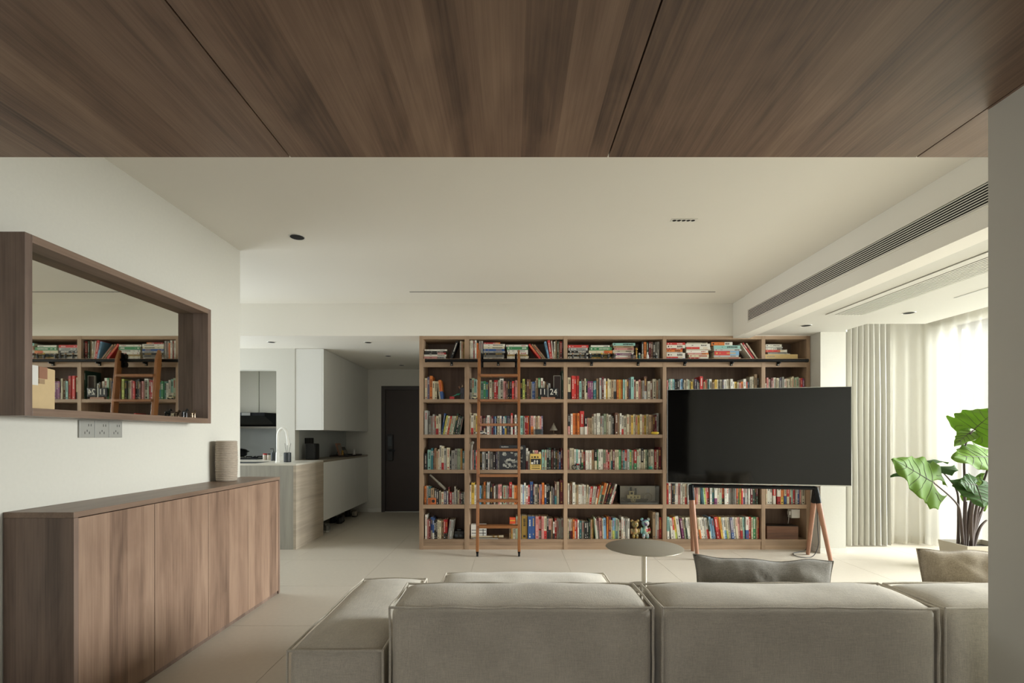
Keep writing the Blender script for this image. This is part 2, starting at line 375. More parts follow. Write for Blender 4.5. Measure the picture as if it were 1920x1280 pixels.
# near wall on the right and the part of the flat behind the viewer
struct('wall_right', box(WR, WR + .14, -3.5, 1.649, 0, ZC + .05), 'column_paint')
struct('wall_rear', MB().box(WL - .1, -1.9, -3.6, -3.45, 0, ZC).box(.10, WR + .1, -3.6, -3.45, 0, ZC).box(-1.9, .10, -3.6, -3.45, 2.2, ZC).box(-1.9, .10, -3.6, -3.45, 0, .4), 'plaster')
w4 = struct('window_3', MB().box(-1.9, -1.85, -3.55, -3.5, .4, 2.2).box(.05, .10, -3.55, -3.5, .4, 2.2).box(-1.85, .05, -3.55, -3.5, .4, .45).box(-1.85, .05, -3.55, -3.5, 2.15, 2.2).box(-.92, -.88, -3.55, -3.5, .45, 2.15), 'window_frame')
box(-1.85, -.92, -3.53, -3.52, .45, 2.15).build('pane', 'clear_acrylic', w4); box(-.88, .05, -3.53, -3.52, .45, 2.15).build('pane', 'clear_acrylic', w4)
# wood panelled dropped ceiling
cw = struct('ceiling_wood', box(WL - .05, 2.9, -3.5, DW - .012, ZW + .022, ZC + .1), 'dark_gap')
seams = [-2.10, -.863, .3734, 1.5725, 2.85]
for a, b in zip(seams[:-1], seams[1:]):
    for y0, y1 in ((-.52, DW), (-3.0, -.526)):
        if a > 1.5 and y0 < -.6: continue
        box(a + .0025, b - .0025, y0, y1, ZW, ZW + .02).build('panel', 'walnut_ceiling', cw, bevel=.001)
struct('trim_3', box(WL - .05, 2.45, DW - .012, DW, ZW + .018, ZC + .1), 'ceiling_paint')

# ------------------------------------------------------------------ ceiling fittings
def downlight(x, y, z, label, r=.042, group='recessed downlights'):
    t = thing('downlight', (x, y, z - .004), label, 'downlight', group)
    MB().lathe([(r, -.0), (r + .008, -.004), (r + .010, .0), (r + .006, .004), (r, .003)], x, y, 24, z - .001).build('trim_ring', 'white_plastic', t, smooth=True)
    MB().lathe([(r, 0), (r * .8, .001), (r * .35, .0015)], x, y, 24, z - .0035).build('baffle', 'dark_gap', t, smooth=True)
    return t
downlight(-1.545, 3.566, ZC, 'black round downlight recessed in the living room ceiling, nearer the mirror wall', .048)
downlight(-2.43, 4.316, ZC, 'black round downlight recessed in the living room ceiling at the kitchen side', .045)
for x, y, l in ((-2.764, 5.70, 'downlight in the low hall ceiling above the kitchen peninsula'), (-1.66, 5.72, 'downlight in the low hall ceiling just beside the bookcase end'),
                (-1.667, 6.68, 'downlight halfway down the low hall ceiling'), (-1.68, 7.55, 'downlight in the low hall ceiling in front of the entrance door')):
    downlight(x, y, ZH, l, .038)
downlight(2.887, 4.87, ZBAY, 'downlight in the bay ceiling in front of the bookcase end', .042)
downlight(3.496, 4.37, ZBAY, 'downlight in the bay ceiling beside the curtain', .042)
t = thing('linear_spotlight', (1.137, 3.285, ZC - .006), 'slim recessed ceiling spotlight with five black lenses', 'ceiling light')
MB().box(1.053, 1.222, 3.262, 3.308, ZC - .004, ZC + .01).build('housing', 'white_plastic', t)
for k in range(5):
    MB().lathe([(.0125, 0), (.010, .001), (.004, .001)], 1.075 + k * .031, 3.285, 14, ZC - .0055).build('lens', 'dark_gap', t, smooth=True)
solo(box(-1.016, 2.016, 4.914, 4.926, ZC - .002, ZC + .004).build('ceiling_slot', 'dark_gap'), 'long thin dark slot in the white ceiling before the bookcase', 'ceiling slot')
# grilles
t = thing('wall_grille', (2.37, 3.6, 2.375), 'long slatted air grille on the side of the boxed-in ceiling beam', 'vent')
g0, g1, gz0, gz1 = 2.05, 4.98, CH + 1.155, CH + 1.268
MB().box(2.3725, 2.3745, g0, g1, gz0, gz1).build('backing', 'dark_gap', t)
MB().box(2.364, 2.374, g0 - .012, g1 + .012, gz1, gz1 + .010).box(2.364, 2.374, g0 - .012, g1 + .012, gz0 - .010, gz0).box(2.364, 2.374, g1, g1 + .012, gz0, gz1).box(2.364, 2.374, g0 - .012, g0, gz0, gz1).build('frame', 'ceiling_paint', t)
for k in range(8):
    z = gz0 + (k + .5) * (gz1 - gz0) / 8
    MB().prism([(2.3735, z - .001), (2.3735, z + .005), (2.3655, z + .0005), (2.3655, z - .0045)], 'y', g0, g1).build('slat', 'ceiling_paint', t)
t = thing('ceiling_grille', (3.0, 3.2, ZBAY - .01), 'long slatted air grille in the white bay ceiling', 'vent')
MB().box(2.80, 3.135, 2.0, 4.42, ZBAY - .003, ZBAY).build('backing', mat('grille_shadow', '8c8a82', .8), t)
MB().box(2.80, 2.812, 2.0, 4.43, ZBAY - .008, ZBAY).box(3.128, 3.14, 2.0, 4.43, ZBAY - .008, ZBAY).box(2.812, 3.128, 4.418, 4.43, ZBAY - .008, ZBAY).box(2.812, 2.87, 2.0, 4.418, ZBAY - .007, ZBAY).build('frame', 'white_paint', t)
for k in range(9):
    x = 2.882 + k * .028
    MB().box(x, x + .016, 2.0, 4.418, ZBAY - .008, ZBAY - .002).build('slat', 'white_paint', t)
solo(MB().box(3.474, 3.492, 2.0, 3.9, ZBAY - .003, ZBAY).build('curtain_track', mat('track_grey', 'b9b8b2', .5)), 'thin pale track line in the bay ceiling beside the curtains', 'track')

# ------------------------------------------------------------------ curtains
def curtain(name, path, z0, z1, amp, wl, m, label, seed=0, rows=10, hem=True):
    """pleated cloth along a polyline path of (x,y) points"""
    pts = []; L = 0
    segs = list(zip(path[:-1], path[1:])); tot = sum(math.dist(a, b) for a, b in segs)
    n = int(tot / (wl / 8)); rnd = random.Random(seed)
    def at(s):
        for a, b in segs:
            d = math.dist(a, b)
            if s <= d or (a, b) == segs[-1]:
                k = min(1, s / d); tx, ty = (b[0] - a[0]) / d, (b[1] - a[1]) / d
                return a[0] + (b[0] - a[0]) * k, a[1] + (b[1] - a[1]) * k, -ty, tx
            s -= d
    V = []; Fc = []
    for j in range(rows + 1):
        k = j / rows
        for i in range(n + 1):
            s = tot * i / n; x, y, nx, ny = at(s)
            ph = 2 * PI * s / wl
            ph += .9 * mnoise.noise((s * 1.7, seed, 0))
            a = amp * (.75 + .5 * mnoise.noise((s * 1.3 + 5, seed + 3, k * .6))) * (.85 + .3 * k)
            o = a * math.sin(ph) + .012 * mnoise.noise((s * 4, k * 2.5, seed))
            V.append((x + nx * o, y + ny * o, z1 + (z0 - z1) * k))
    for j in range(rows):
        for i in range(n):
            q = j * (n + 1) + i; Fc.append((q, q + 1, q + n + 2, q + n + 1))
    mb = MB(); mb.v = V; mb.f = Fc
    t = thing(name, (path[0][0], path[0][1], z0), label, 'curtain')
    o = mb.build('cloth', m, t, smooth=True)
    if hem:
        hb = MB(); q = rows * (n + 1)
        for i in range(n):
            a = V[q + i]; b = V[q + i + 1]; h = .085
            for dx in (.0025,):
                hb.quad((a[0] - dx, a[1] - dx, a[2]), (b[0] - dx, b[1] - dx, b[2]), (b[0] - dx, b[1] - dx, b[2] + h), (a[0] - dx, a[1] - dx, a[2] + h))
        hb.build('hem', m, t, smooth=True)
    MB().tube([(p[0], p[1], z1 + .008) for p in path], .009, 8).build('rail', 'white_plastic', t)
    return t
curtain('drape', [(3.70, 5.50), (4.20, 5.52)], .012, 2.585, .035, .066, 'drape', 'heavy pale grey pleated drape gathered beside the white pillar', 4, hem=False)
curtain('sheer_curtain', [(4.16, 5.60), (4.62, 5.60), (4.68, 5.52), (4.70, 1.75)], .012, 2.585, .032, .15, 'sheer', 'cream sheer curtain drawn across the bay windows', 9, rows=14)

# ------------------------------------------------------------------ sideboard on the left wall
SX = -1.807; ST = CH - .3126
t = thing('sideboard', (-1.95, 2.95, 0), 'long walnut sideboard with four plain doors against the cream wall', 'sideboard')
y0, y1 = 2.045, 3.862
MB().box(WL + .003, SX, y0, y1, ST - .024, ST).build('top', 'walnut_top', t, bevel=.0015)
MB().box(WL + .003, SX, y0, y0 + .022, .004, ST - .0245).build('end_panel', 'walnut_panel', t)
MB().box(WL + .003, SX, y1 - .022, y1, .004, ST - .0245).build('end_panel', 'walnut_panel', t)
MB().box(WL + .003, SX - .024, y0 + .023, y1 - .023, .02, ST - .026).build('carcass', 'dark_gap', t)
dw = (y1 - y0 - .044) / 4
for k in range(4):
    a = y0 + .022 + k * dw
    MB().box(SX - .022, SX - .001, a + .0018, a + dw - .0018, .028, ST - .028).build('door', 'walnut_door', t, bevel=.001)
MB().box(WL + .003, SX - .012, y0 + .022, y1 - .022, .0, .024).build('plinth', 'walnut_panel', t)
# ribbed vase
prof = [(.058, 0), (.064, .004)]
nr = 22
for k in range(nr):
    z = .008 + k * .272 / nr; r = .066 + .004 * math.sin(PI * k / nr)
    prof += [(r - .003, z), (r + .0015, z + .004), (r + .0015, z + .0085), (r - .003, z + .0118)]
prof += [(.062, .282), (.054, .282), (.052, .06)]
v = MB().lathe(prof, -2.014, 3.50, 32, ST).build('vase', 'ribbed_clay', smooth=True)
solo(v, 'tall cylindrical clay vase with horizontal ribs on the sideboard', 'vase')
# wall mirror in a deep walnut frame
XM = -1.95; MY0, MY1 = 1.985, 3.214; MZ0 = CH + .0838; MZ1 = CH + .820; TH = .032
t = thing('wall_mirror', (-2.03, 2.6, MZ0), 'wide mirror in a deep walnut box frame on the cream wall', 'mirror')
MB().box(WL, XM, MY0, MY0 + TH, MZ0, MZ1).build('frame_side', 'walnut_panel', t, bevel=.001)
MB().box(WL, XM, MY1 - TH, MY1, MZ0, MZ1).build('frame_side', 'walnut_panel', t, bevel=.001)
MB().box(WL, XM, MY0 + TH, MY1 - TH, MZ0, MZ0 + TH).build('frame_rail', 'walnut_top', t, bevel=.001)
MB().box(WL, XM, MY0 + TH, MY1 - TH, MZ1 - TH, MZ1).build('frame_rail', 'walnut_top', t, bevel=.001)
MB().box(-2.09, -2.046, MY0 + TH, MY1 - TH, MZ0 + TH, MZ1 - TH).build('mirror_glass', 'mirror_silver', t)
NZ = MZ0 + TH
t = thing('patchwork_box', (-2.02, 2.10, NZ), 'beige patchwork box tucked into the near end of the mirror frame', 'box')
MB().hexa([(-2.043, 2.020, NZ), (-2.0, 2.020, NZ), (-2.0, 2.172, NZ), (-2.043, 2.172, NZ)], [(-2.043, 2.020, NZ + .186), (-2.0, 2.020, NZ + .186), (-2.002, 2.176, NZ + .176), (-2.043, 2.176, NZ + .176)]).build('body', mat('patch_beige', 'c7ae84', .85, var=(30, .08)), t, bevel=.005)
for (ya, yb, za, zb, m_) in ((2.022, 2.092, .100, .182, 'toy_white'), (2.096, 2.134, .130, .180, 'leg_wood'), (2.024, 2.066, .040, .098, 'bone'), (2.096, 2.122, .108, .128, 'cover_tan')):
    MB().box(-2.0012, -1.9985, ya, yb, NZ + za, NZ + zb).build('patch', m_ if m_ != 'cover_tan' else mat('patch_tan', 'a18768', .85), t)
for k, (y, s, l, m) in enumerate(((3.02, 1.0, 'small dark metal horse figurine in the mirror frame', 'toy_black'), (3.10, .95, 'small bronze horse figurine at the corner of the mirror frame', 'brass_fig'))):
    f = thing('horse_figurine', (-1.995, y, NZ), l, 'figurine')
    MB().ball((-1.995, y, NZ + .030 * s), (.009, .022 * s, .011 * s)).build('body', m, f, smooth=True)
    for dy in (-.014, .014):
        for dx in (-.004, .004): MB().tube([(-1.995 + dx, y + dy * s, NZ), (-1.995 + dx, y + dy * s, NZ + .028 * s)], .0034, 6).build('leg', m, f)
    MB().tube([(-1.995, y + .016 * s, NZ + .034 * s), (-1.995, y + .026 * s, NZ + .050 * s), (-1.995, y + .036 * s, NZ + .044 * s)], [.007, .006, .004], 8).build('head', m, f, smooth=True)
# sockets below the mirror
for k in range(3):
    a = 2.398 + k * .0885; z0 = CH - .006; z1 = CH + .080
    s = thing('wall_socket', (WL + .004, a + .043, z0), ['grey wall socket below the mirror, first of three beside the mirror near end', 'grey wall socket in the middle of the trio below the mirror', 'grey wall socket below the mirror, the one towards the kitchen'][k], 'socket', 'sockets below the mirror')
    MB().box(WL, WL + .009, a, a + .0865, z0, z1).build('plate', 'grey_plastic', s, bevel=.0015)
    for (dy, dz, w_, h_) in ((.030, .024, .003, .012), (.056, .024, .003, .012), (.043, .034, .003, .010), (.052, .062, .003, .012), (.066, .062, .003, .012)):
        MB().box(WL + .0088, WL + .0094, a + dy - w_ / 2, a + dy + w_ / 2, z0 + dz - h_ / 2, z0 + dz + h_ / 2).build('slot', 'dark_gap', s)

# ------------------------------------------------------------------ kitchen and hall
PX = -2.33; CT = CH - .2935
t = thing('kitchen_peninsula', (-3.2, 5.7, 0), 'travertine clad kitchen peninsula with a pale stone worktop', 'counter')
MB().box(-4.38, PX - .03, YB, YB + .03, 0, CT - .02).build('front_slab', 'travertine_front', t)
MB().box(PX - .03, PX, YB, 6.128, 0, CT - .02).build('side_slab', 'travertine_side', t)
MB().box(-4.38, PX - .031, YB + .031, 6.128, .02, CT - .022).build('body', 'cabinet_grey', t)
MB().box(-4.38, PX, YB, 6.128, CT - .02, CT).build('worktop', 'stone_top', t, bevel=.0015)
MB().box(-3.22, -2.80, YB + .06, YB + .36, CT + .0005, CT + .0025).build('sink_opening', 'ceramic_dark', t)
t = thing('kitchen_counter', (-3.55, 6.7, 0), 'kitchen counter with pale stone top behind the pass-through', 'counter')
MB().box(-4.38, -2.84, 6.135, 7.34, 0, CT - .02).build('body', 'cabinet_grey', t)
MB().box(-4.38, -2.835, 6.13, 7.345, CT - .02, CT).build('worktop', 'stone_top', t)
# wall units behind the pass-through, each a unit of its own
for k, (xa, xb, l) in enumerate(((-4.30, -3.494, 'wide beige kitchen wall cabinet above the range hood'), (-3.490, -2.84, 'beige kitchen wall cabinet beside the range hood'))):
    t = thing('wall_cabinet', ((xa + xb) / 2, 7.1, 1.545), l, 'cabinet', 'kitchen wall cabinets')
    MB().box(xa, xb, 6.87, 7.35, 1.545, ZH - .002).build('body', 'cabinet_grey', t)
    MB().box(xa + .002, xb - .002, 6.85, 6.869, 1.547, ZH - .004).build('door', 'cabinet_grey', t, bevel=.0015)
t = thing('range_hood', (-3.72, 7.0, 1.33), 'black and steel range hood under the beige wall cabinets', 'hood')
HX0, HX1 = -4.25, px(497, 6.75)
MB().prism([(6.74, 1.50), (6.74, 1.545), (7.34, 1.545), (7.34, 1.36), (7.10, 1.36)], 'x', HX0, HX1).build('canopy', 'black_metal', t, bevel=.003)
MB().box(px(446, 6.735), px(469, 6.735), 6.732, 6.740, 1.502, 1.544).build('control_panel', 'ceramic_dark', t)
MB().box(px(453, 6.73), px(469, 6.73), 6.729, 6.733, 1.506, 1.541).build('display', 'silver', t)
MB().box(HX0, HX1 + .02, 7.06, 7.10, 1.335, 1.362).build('oil_tray', 'steel', t)
# hob with pot
HB = px(458, 6.45)
t = thing('gas_hob', (HB, 6.5, CT), 'black gas hob set on the kitchen counter', 'hob')
MB().box(HB - .28, HB + .24, 6.30, 6.72, CT, CT + .012).build('plate', 'black_plastic', t, bevel=.002)
for dx in (-.14, .11):
    for a in range(4):
        c, s = math.cos(a * PI / 2 + .4), math.sin(a * PI / 2 + .4)
        MB().tube([(HB + dx + c * .03, 6.5 + s * .03, CT + .032), (HB + dx + c * .10, 6.5 + s * .10, CT + .032), (HB + dx + c * .10, 6.5 + s * .10, CT + .011)], .006, 6).build('pan_support', 'black_metal', t)
    MB().lathe([(.045, 0), (.045, .012), (.03, .018)], HB + dx, 6.5, 20, CT + .011).build('burner', 'black_metal', t, smooth=True)
p = thing('cooking_pot', (HB - .11, 6.5, CT + .037), 'black cooking pot with a red lid knob on the hob', 'pot')
MB().lathe([(.085, 0), (.105, .01), (.112, .07), (.116, .075)], HB - .11, 6.5, 28, CT + .037).build('body', 'black_plastic', p, smooth=True)
MB().lathe([(.114, 0), (.09, .014), (.03, .026)], HB - .11, 6.5, 28, CT + .112).build('lid', 'black_metal', p, smooth=True)
MB().lathe([(.012, 0), (.012, .012), (.020, .022), (.018, .036), (.008, .040)], HB - .11, 6.5, 16, CT + .137).build('knob', 'toy_red', p, smooth=True)
for sx in (-1, 1): MB().tube([(HB - .11 + sx * .108, 6.5, CT + .095), (HB - .11 + sx * .145, 6.5, CT + .100)], .009, 8).build('handle', 'black_plastic', p)
# faucet, reed diffuser, soap bottle, jars
FX = px(521, 5.66); FY = 5.66
t = thing('faucet', (FX, FY, CT), 'tall white gooseneck faucet on the peninsula', 'faucet')
MB().lathe([(.030, 0), (.030, .006), (.024, .012), (.022, .10), (.019, .11)], FX, FY, 20, CT).build('base', 'white_plastic', t, smooth=True)
pts = [(FX, FY, CT + .10), (FX, FY, CT + .27)] + [(FX + .055 - .055 * math.cos(a), FY, CT + .29 + .095 * math.sin(a)) for a in [PI * k / 12 for k in range(1, 11)]] + [(FX + .112, FY, CT + .27), (FX + .118, FY, CT + .225)]
MB().tube(pts, .0155, 12).build('spout', 'white_plastic', t, smooth=True)
MB().tube([(FX + .116, FY, CT + .245), (FX + .121, FY, CT + .195)], .017, 12).build('spray_head', 'white_plastic', t, smooth=True)
MB().tube([(FX + .018, FY, CT + .07), (FX + .05, FY, CT + .085)], .007, 8).build('lever', 'white_plastic', t)
DX = px(539, 5.70)
t = thing('reed_diffuser', (DX, 5.70, CT), 'dark cylindrical reed diffuser with three black sticks', 'diffuser')
MB().lathe([(.036, 0), (.040, .004), (.040, .105), (.036, .109), (.012, .109)], DX, 5.70, 24, CT).build('bottle', 'ceramic_dark', t, smooth=True)
for dx, dy in ((-.035, .01), (.004, -.01), (.036, .005)):
    MB().tube([(DX, 5.70, CT + .02), (DX + dx, 5.70 + dy, CT + .215)], .0018, 6).build('reed', 'toy_black', t)
BX = px(512.5, 6.0)
t = thing('soap_bottle', (BX, 6.0, CT), 'small grey pump soap bottle behind the faucet', 'bottle')
MB().lathe([(.026, 0), (.028, .004), (.028, .095), (.012, .108), (.010, .118)], BX, 6.0, 18, CT).build('body', 'ceramic_dark', t, smooth=True)
MB().tube([(BX, 6.0, CT + .115), (BX, 6.0, CT + .145), (BX - .035, 6.0, CT + .143)], .005, 8).build('pump', 'toy_black', t)
for k, (x, l) in enumerate(((497, 'small spice jar with a red lid beside the hob'), (505, 'small spice jar with a dark lid beside the soap bottle'))):
    jx = px(x, 6.25)
    t = thing('jar', (jx, 6.25, CT), l, 'jar', 'jars on the kitchen counter')
    MB().lathe([(.024, 0), (.026, .004), (.026, .058), (.021, .064)], jx, 6.25, 18, CT).build('body', mat('jar_beige', 'b7ad9f', .3), t, smooth=True)
    MB().lathe([(.024, 0), (.024, .015), (.02, .017)], jx, 6.25, 18, CT + .063).build('lid', ('toy_red', 'frame_brown')[k], t, smooth=True)
# hall cabinets: upper run of three, lower run of three and its worktop
HY = [6.135, 6.76, 7.38, 8.015]
for k in range(3):
    a, b = HY[k], HY[k + 1]; wh = ['nearest the kitchen opening', 'in the middle of the run', 'nearest the entrance door'][k]
    t = thing('hall_wall_cabinet', (-2.5, (a + b) / 2, CH + .079), 'white handleless hall wall cabinet, ' + wh, 'cabinet', 'white wall cabinets in the hall')
    MB().box(-2.683, PX - .021, a + .001, b - .001, CH + .079, ZH - .003).build('body', 'cabinet_white', t)
    MB().box(PX - .020, PX, a + .0015, b - .0015, CH + .080, ZH - .004).build('door', 'cabinet_white', t, bevel=.001)
    t = thing('hall_base_cabinet', (-2.5, (a + b) / 2, .173), 'white floating hall base cabinet, ' + wh, 'cabinet', 'floating base cabinets in the hall')
    MB().box(-2.683, PX - .021, a + .001, b - .001, .173, .900).build('body', 'cabinet_white', t)
    MB().box(PX - .020, PX, a + .0015, b - .0015, .174, .899).build('door', 'cabinet_white', t, bevel=.001)
solo(MB().box(-2.683, PX, 6.131, 8.015, .9005, .9255).build('hall_worktop', mat('worktop_taupe', '8b8170', .4)), 'thin taupe worktop along the hall base cabinets', 'worktop')
WT = .9255
ORDS = ['first', 'second', 'third', 'fourth']
for k in range(4):
    a = 6.42 + k * .068
    s = solo(MB().box(-2.683, -2.674, a, a + .066, WT + .20, WT + .275).build('switch_plate', 'black_plastic', bevel=.001), ORDS[k] + ' black switch plate from the kitchen opening above the hall worktop', 'switch', 'black switch plates above the hall worktop')
t = thing('speaker', (-2.55, 6.36, WT), 'black box speaker standing on the hall worktop', 'speaker')
MB().box(-2.62, -2.50, 6.29, 6.43, WT, WT + .205).build('cabinet', 'black_plastic', t, bevel=.008)
MB().box(-2.4995, -2.494, 6.30, 6.42, WT + .012, WT + .195).build('grille', 'toy_black', t)
t = thing('serving_tray', (-2.48, 7.45, WT), 'dark wooden tray on the hall worktop', 'tray')
MB().box(-2.62, -2.36, 7.12, 7.80, WT, WT + .010).build('base', 'door_wood_dark', t)
MB().box(-2.62, -2.36, 7.12, 7.13, WT + .01, WT + .022).box(-2.62, -2.36, 7.79, 7.80, WT + .01, WT + .022).box(-2.62, -2.61, 7.13, 7.79, WT + .01, WT + .022).box(-2.37, -2.36, 7.13, 7.79, WT + .01, WT + .022).build('rim', 'door_wood_dark', t)
def photo_frame(y, w_, h_, l, c):
    f = thing('photo_frame', (-2.50, y, WT + .0105), l, 'photo frame')
    z = WT + .0105
    MB().hexa([(-2.52, y - w_ / 2, z), (-2.50, y - w_ / 2, z), (-2.50, y + w_ / 2, z), (-2.52, y + w_ / 2, z)], [(-2.575, y - w_ / 2, z + h_), (-2.555, y - w_ / 2, z + h_), (-2.555, y + w_ / 2, z + h_), (-2.575, y + w_ / 2, z + h_)]).build('frame', c, f)
    k = .025
    MB().hexa([(-2.508, y - w_ / 2 + k, z + k), (-2.504, y - w_ / 2 + k, z + k), (-2.504, y + w_ / 2 - k, z + k), (-2.508, y + w_ / 2 - k, z + k)], [(-2.550, y - w_ / 2 + k, z + h_ - k), (-2.5465, y - w_ / 2 + k, z + h_ - k), (-2.5465, y + w_ / 2 - k, z + h_ - k), (-2.550, y + w_ / 2 - k, z + h_ - k)]).build('photo', 'photo_grey', f)
    MB().tube([(-2.58, y, z + .003), (-2.555, y, z + h_ * .75)], .004, 6).build('strut', 'toy_black', f)
photo_frame(7.30, .17, .185, 'tall brown photo frame leaning on the hall tray', 'leg_wood')
photo_frame(7.50, .17, .125, 'small dark photo frame with red print on the hall tray', 'toy_black')
for y, l, m in ((7.17, 'small brass ornament at the near end of the hall tray', 'gold'), (7.70, 'small white figurine at the far end of the hall tray', 'toy_white')):
    f = thing('ornament', (-2.45, y, WT + .0105), l, 'ornament')
    MB().lathe([(.022, 0), (.024, .006), (.015, .014), (.020, .040), (.012, .058)], -2.45, y, 16, WT + .0105).build('body', m, f, smooth=True)
    MB().ball((-2.45, y, WT + .0105 + .070), .017).build('head', m, f, smooth=True)
# shoes under the floating cabinets
def shoe(x, y, rz, l, m1, m2):
    s = thing('shoe', (x, y, 0), l, 'shoe', 'shoes under the hall cabinets', rz)
    prof = [(0, .14), (.045, .13), (.048, .02), (.038, -.06), (.036, -.12), (0, -.14), (-.036, -.12), (-.038, -.06), (-.046, .02), (-.043, .12)]
    MB().prism(prof, 'z', 0, .022).build('sole', m2, s, local=True, bevel=.004)
    n = MB(); k = len(prof)
    n.v = [(p[0] * .94, p[1] * .94, .022) for p in prof] + [(p[0] * .86, p[1] * .9, .05 + (.03 if p[1] < .03 else 0)) for p in prof] + [(p[0] * .55, p[1] * .62 - .02, .062 + (.028 if p[1] < .03 else 0)) for p in prof]
    for r in range(2):
        for i in range(k): n.f.append((r * k + i, r * k + (i + 1) % k, (r + 1) * k + (i + 1) % k, (r + 1) * k + i))
    n.f.append(tuple(range(2 * k, 3 * k)))
    n.build('upper', m1, s, smooth=True, local=True)
    MB().box(-.022, .022, .0, .06, .080, .084).build('laces', m2, s, local=True)
shoe(-2.40, 6.42, .35, 'grey trainer with a pale sole under the near hall cabinet', mat('shoe_grey', '6d6c66', .8), mat('shoe_sole', 'a9a79e', .7))
shoe(-2.52, 6.45, .3, 'second grey trainer tucked beside the first under the hall cabinet', 'shoe_grey', 'shoe_sole')
shoe(-2.44, 7.05, .2, 'black leather shoe in the shadow under the middle hall cabinet', 'toy_black', 'dark_gap')
shoe(-2.56, 7.10, .25, 'black leather shoe pushed back under the middle hall cabinet', 'toy_black', 'dark_gap')
shoe(-2.42, 7.62, .3, 'pale slipper under the hall cabinet beside the entrance door', mat('slipper', '8f8678', .8), 'frame_brown')
shoe(-2.54, 7.66, .3, 'dark slipper under the hall cabinet beside the entrance door', 'frame_brown', 'toy_black')

# ------------------------------------------------------------------ bookcase
S = YB / F                                     # metres per pixel on the bookcase front
def bxx(x): return (x - 960) * S
def bzz(y): return CH + (818 - y) * S
BD = 5.665                                      # back of the bookcase
uprights = [(786.2, 793.4), (871, 879.6), (1057, 1064), (1242.8, 1249.6), (1428, 1435), (1512.4, 1519.2)]
bays = [(793.4, 871), (879.6, 1057), (1064, 1242.8), (1249.6, 1428), (1435, 1512.4)]
boards = [(629.4, 635.6), (672, 687.8), (748, 754.2), (814.4, 820.8), (880.4, 887), (945.8, 953.2), (1011, 1029.3)]
rows = [(635.6, 672), (687.8, 748), (754.2, 814.4), (820.8, 880.4), (887, 945.8), (953.2, 1011)]
bc = thing('bookcase', (bxx(1152), 5.5, 0), 'wall-wide walnut bookcase of five bays and six shelf rows', 'bookcase')
for a, b in uprights:
    MB().box(bxx(a), bxx(b), YB, BD, 0.0, bzz(629.4)).build('upright', 'walnut_upright', bc)
for i, (a, b) in enumerate(bays):
    for j, (c, d) in enumerate(boards):
        z1 = bzz(c); z0 = bzz(d) if j < 6 else 0.0
        if j == 1:   # shelf board with a deep apron
            m = MB().box(bxx(a), bxx(b), YB + .002, BD - .012, z1 - .04, z1).box(bxx(a), bxx(b), YB + .002, YB + .024, z0, z1 - .04)
            nm = 'shelf'
        elif j == 6:
            m = MB().box(bxx(a), bxx(b), YB + .002, BD - .012, z1 - .03, z1).box(bxx(a), bxx(b), YB + .006, YB + .03, 0, z1 - .03); nm = 'base_shelf'
        else:
            m = MB().box(bxx(a), bxx(b), YB + .002, BD - .012, z0, z1); nm = 'top_board' if j == 0 else 'shelf'
        m.build(nm, 'walnut_shelf', bc)
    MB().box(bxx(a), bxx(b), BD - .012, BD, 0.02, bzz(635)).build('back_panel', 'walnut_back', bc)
SH = [bzz(r[1]) for r in rows]                  # standing height of each shelf row
# ladder rail on its brackets
t = thing('ladder_rail', (bxx(1156), YB - .045, bzz(682)), 'long black pipe rail for the library ladder below the top shelves', 'rail')
RY = YB - .048; RZ = bzz(677.0) 
MB().tube([(bxx(801), RY, RZ), (bxx(1506), RY, RZ)], .0165, 14).build('pipe', 'black_metal', t, smooth=True)
for a, b in ((798.5, 802), (1505, 1510)): MB().tube([(bxx(a), RY, RZ), (bxx(b), RY, RZ)], .019, 14).build('end_cap', 'black_metal', t, smooth=True)
for k in range(8):
    x = bxx(847 + k * 87.35)
    b = MB().tube([(x, YB + .003, RZ - .022), (x, RY, RZ - .022), (x, RY, RZ)], .009, 8).box(x - .013, x + .013, YB - .006, YB + .003, RZ - .050, RZ + .012).build('bracket', 'black_metal', t)
    MB().tube([(x, YB - .006, RZ - .040), (x, YB - .010, RZ - .040)], .006, 8).build('bolt', 'silver', b)
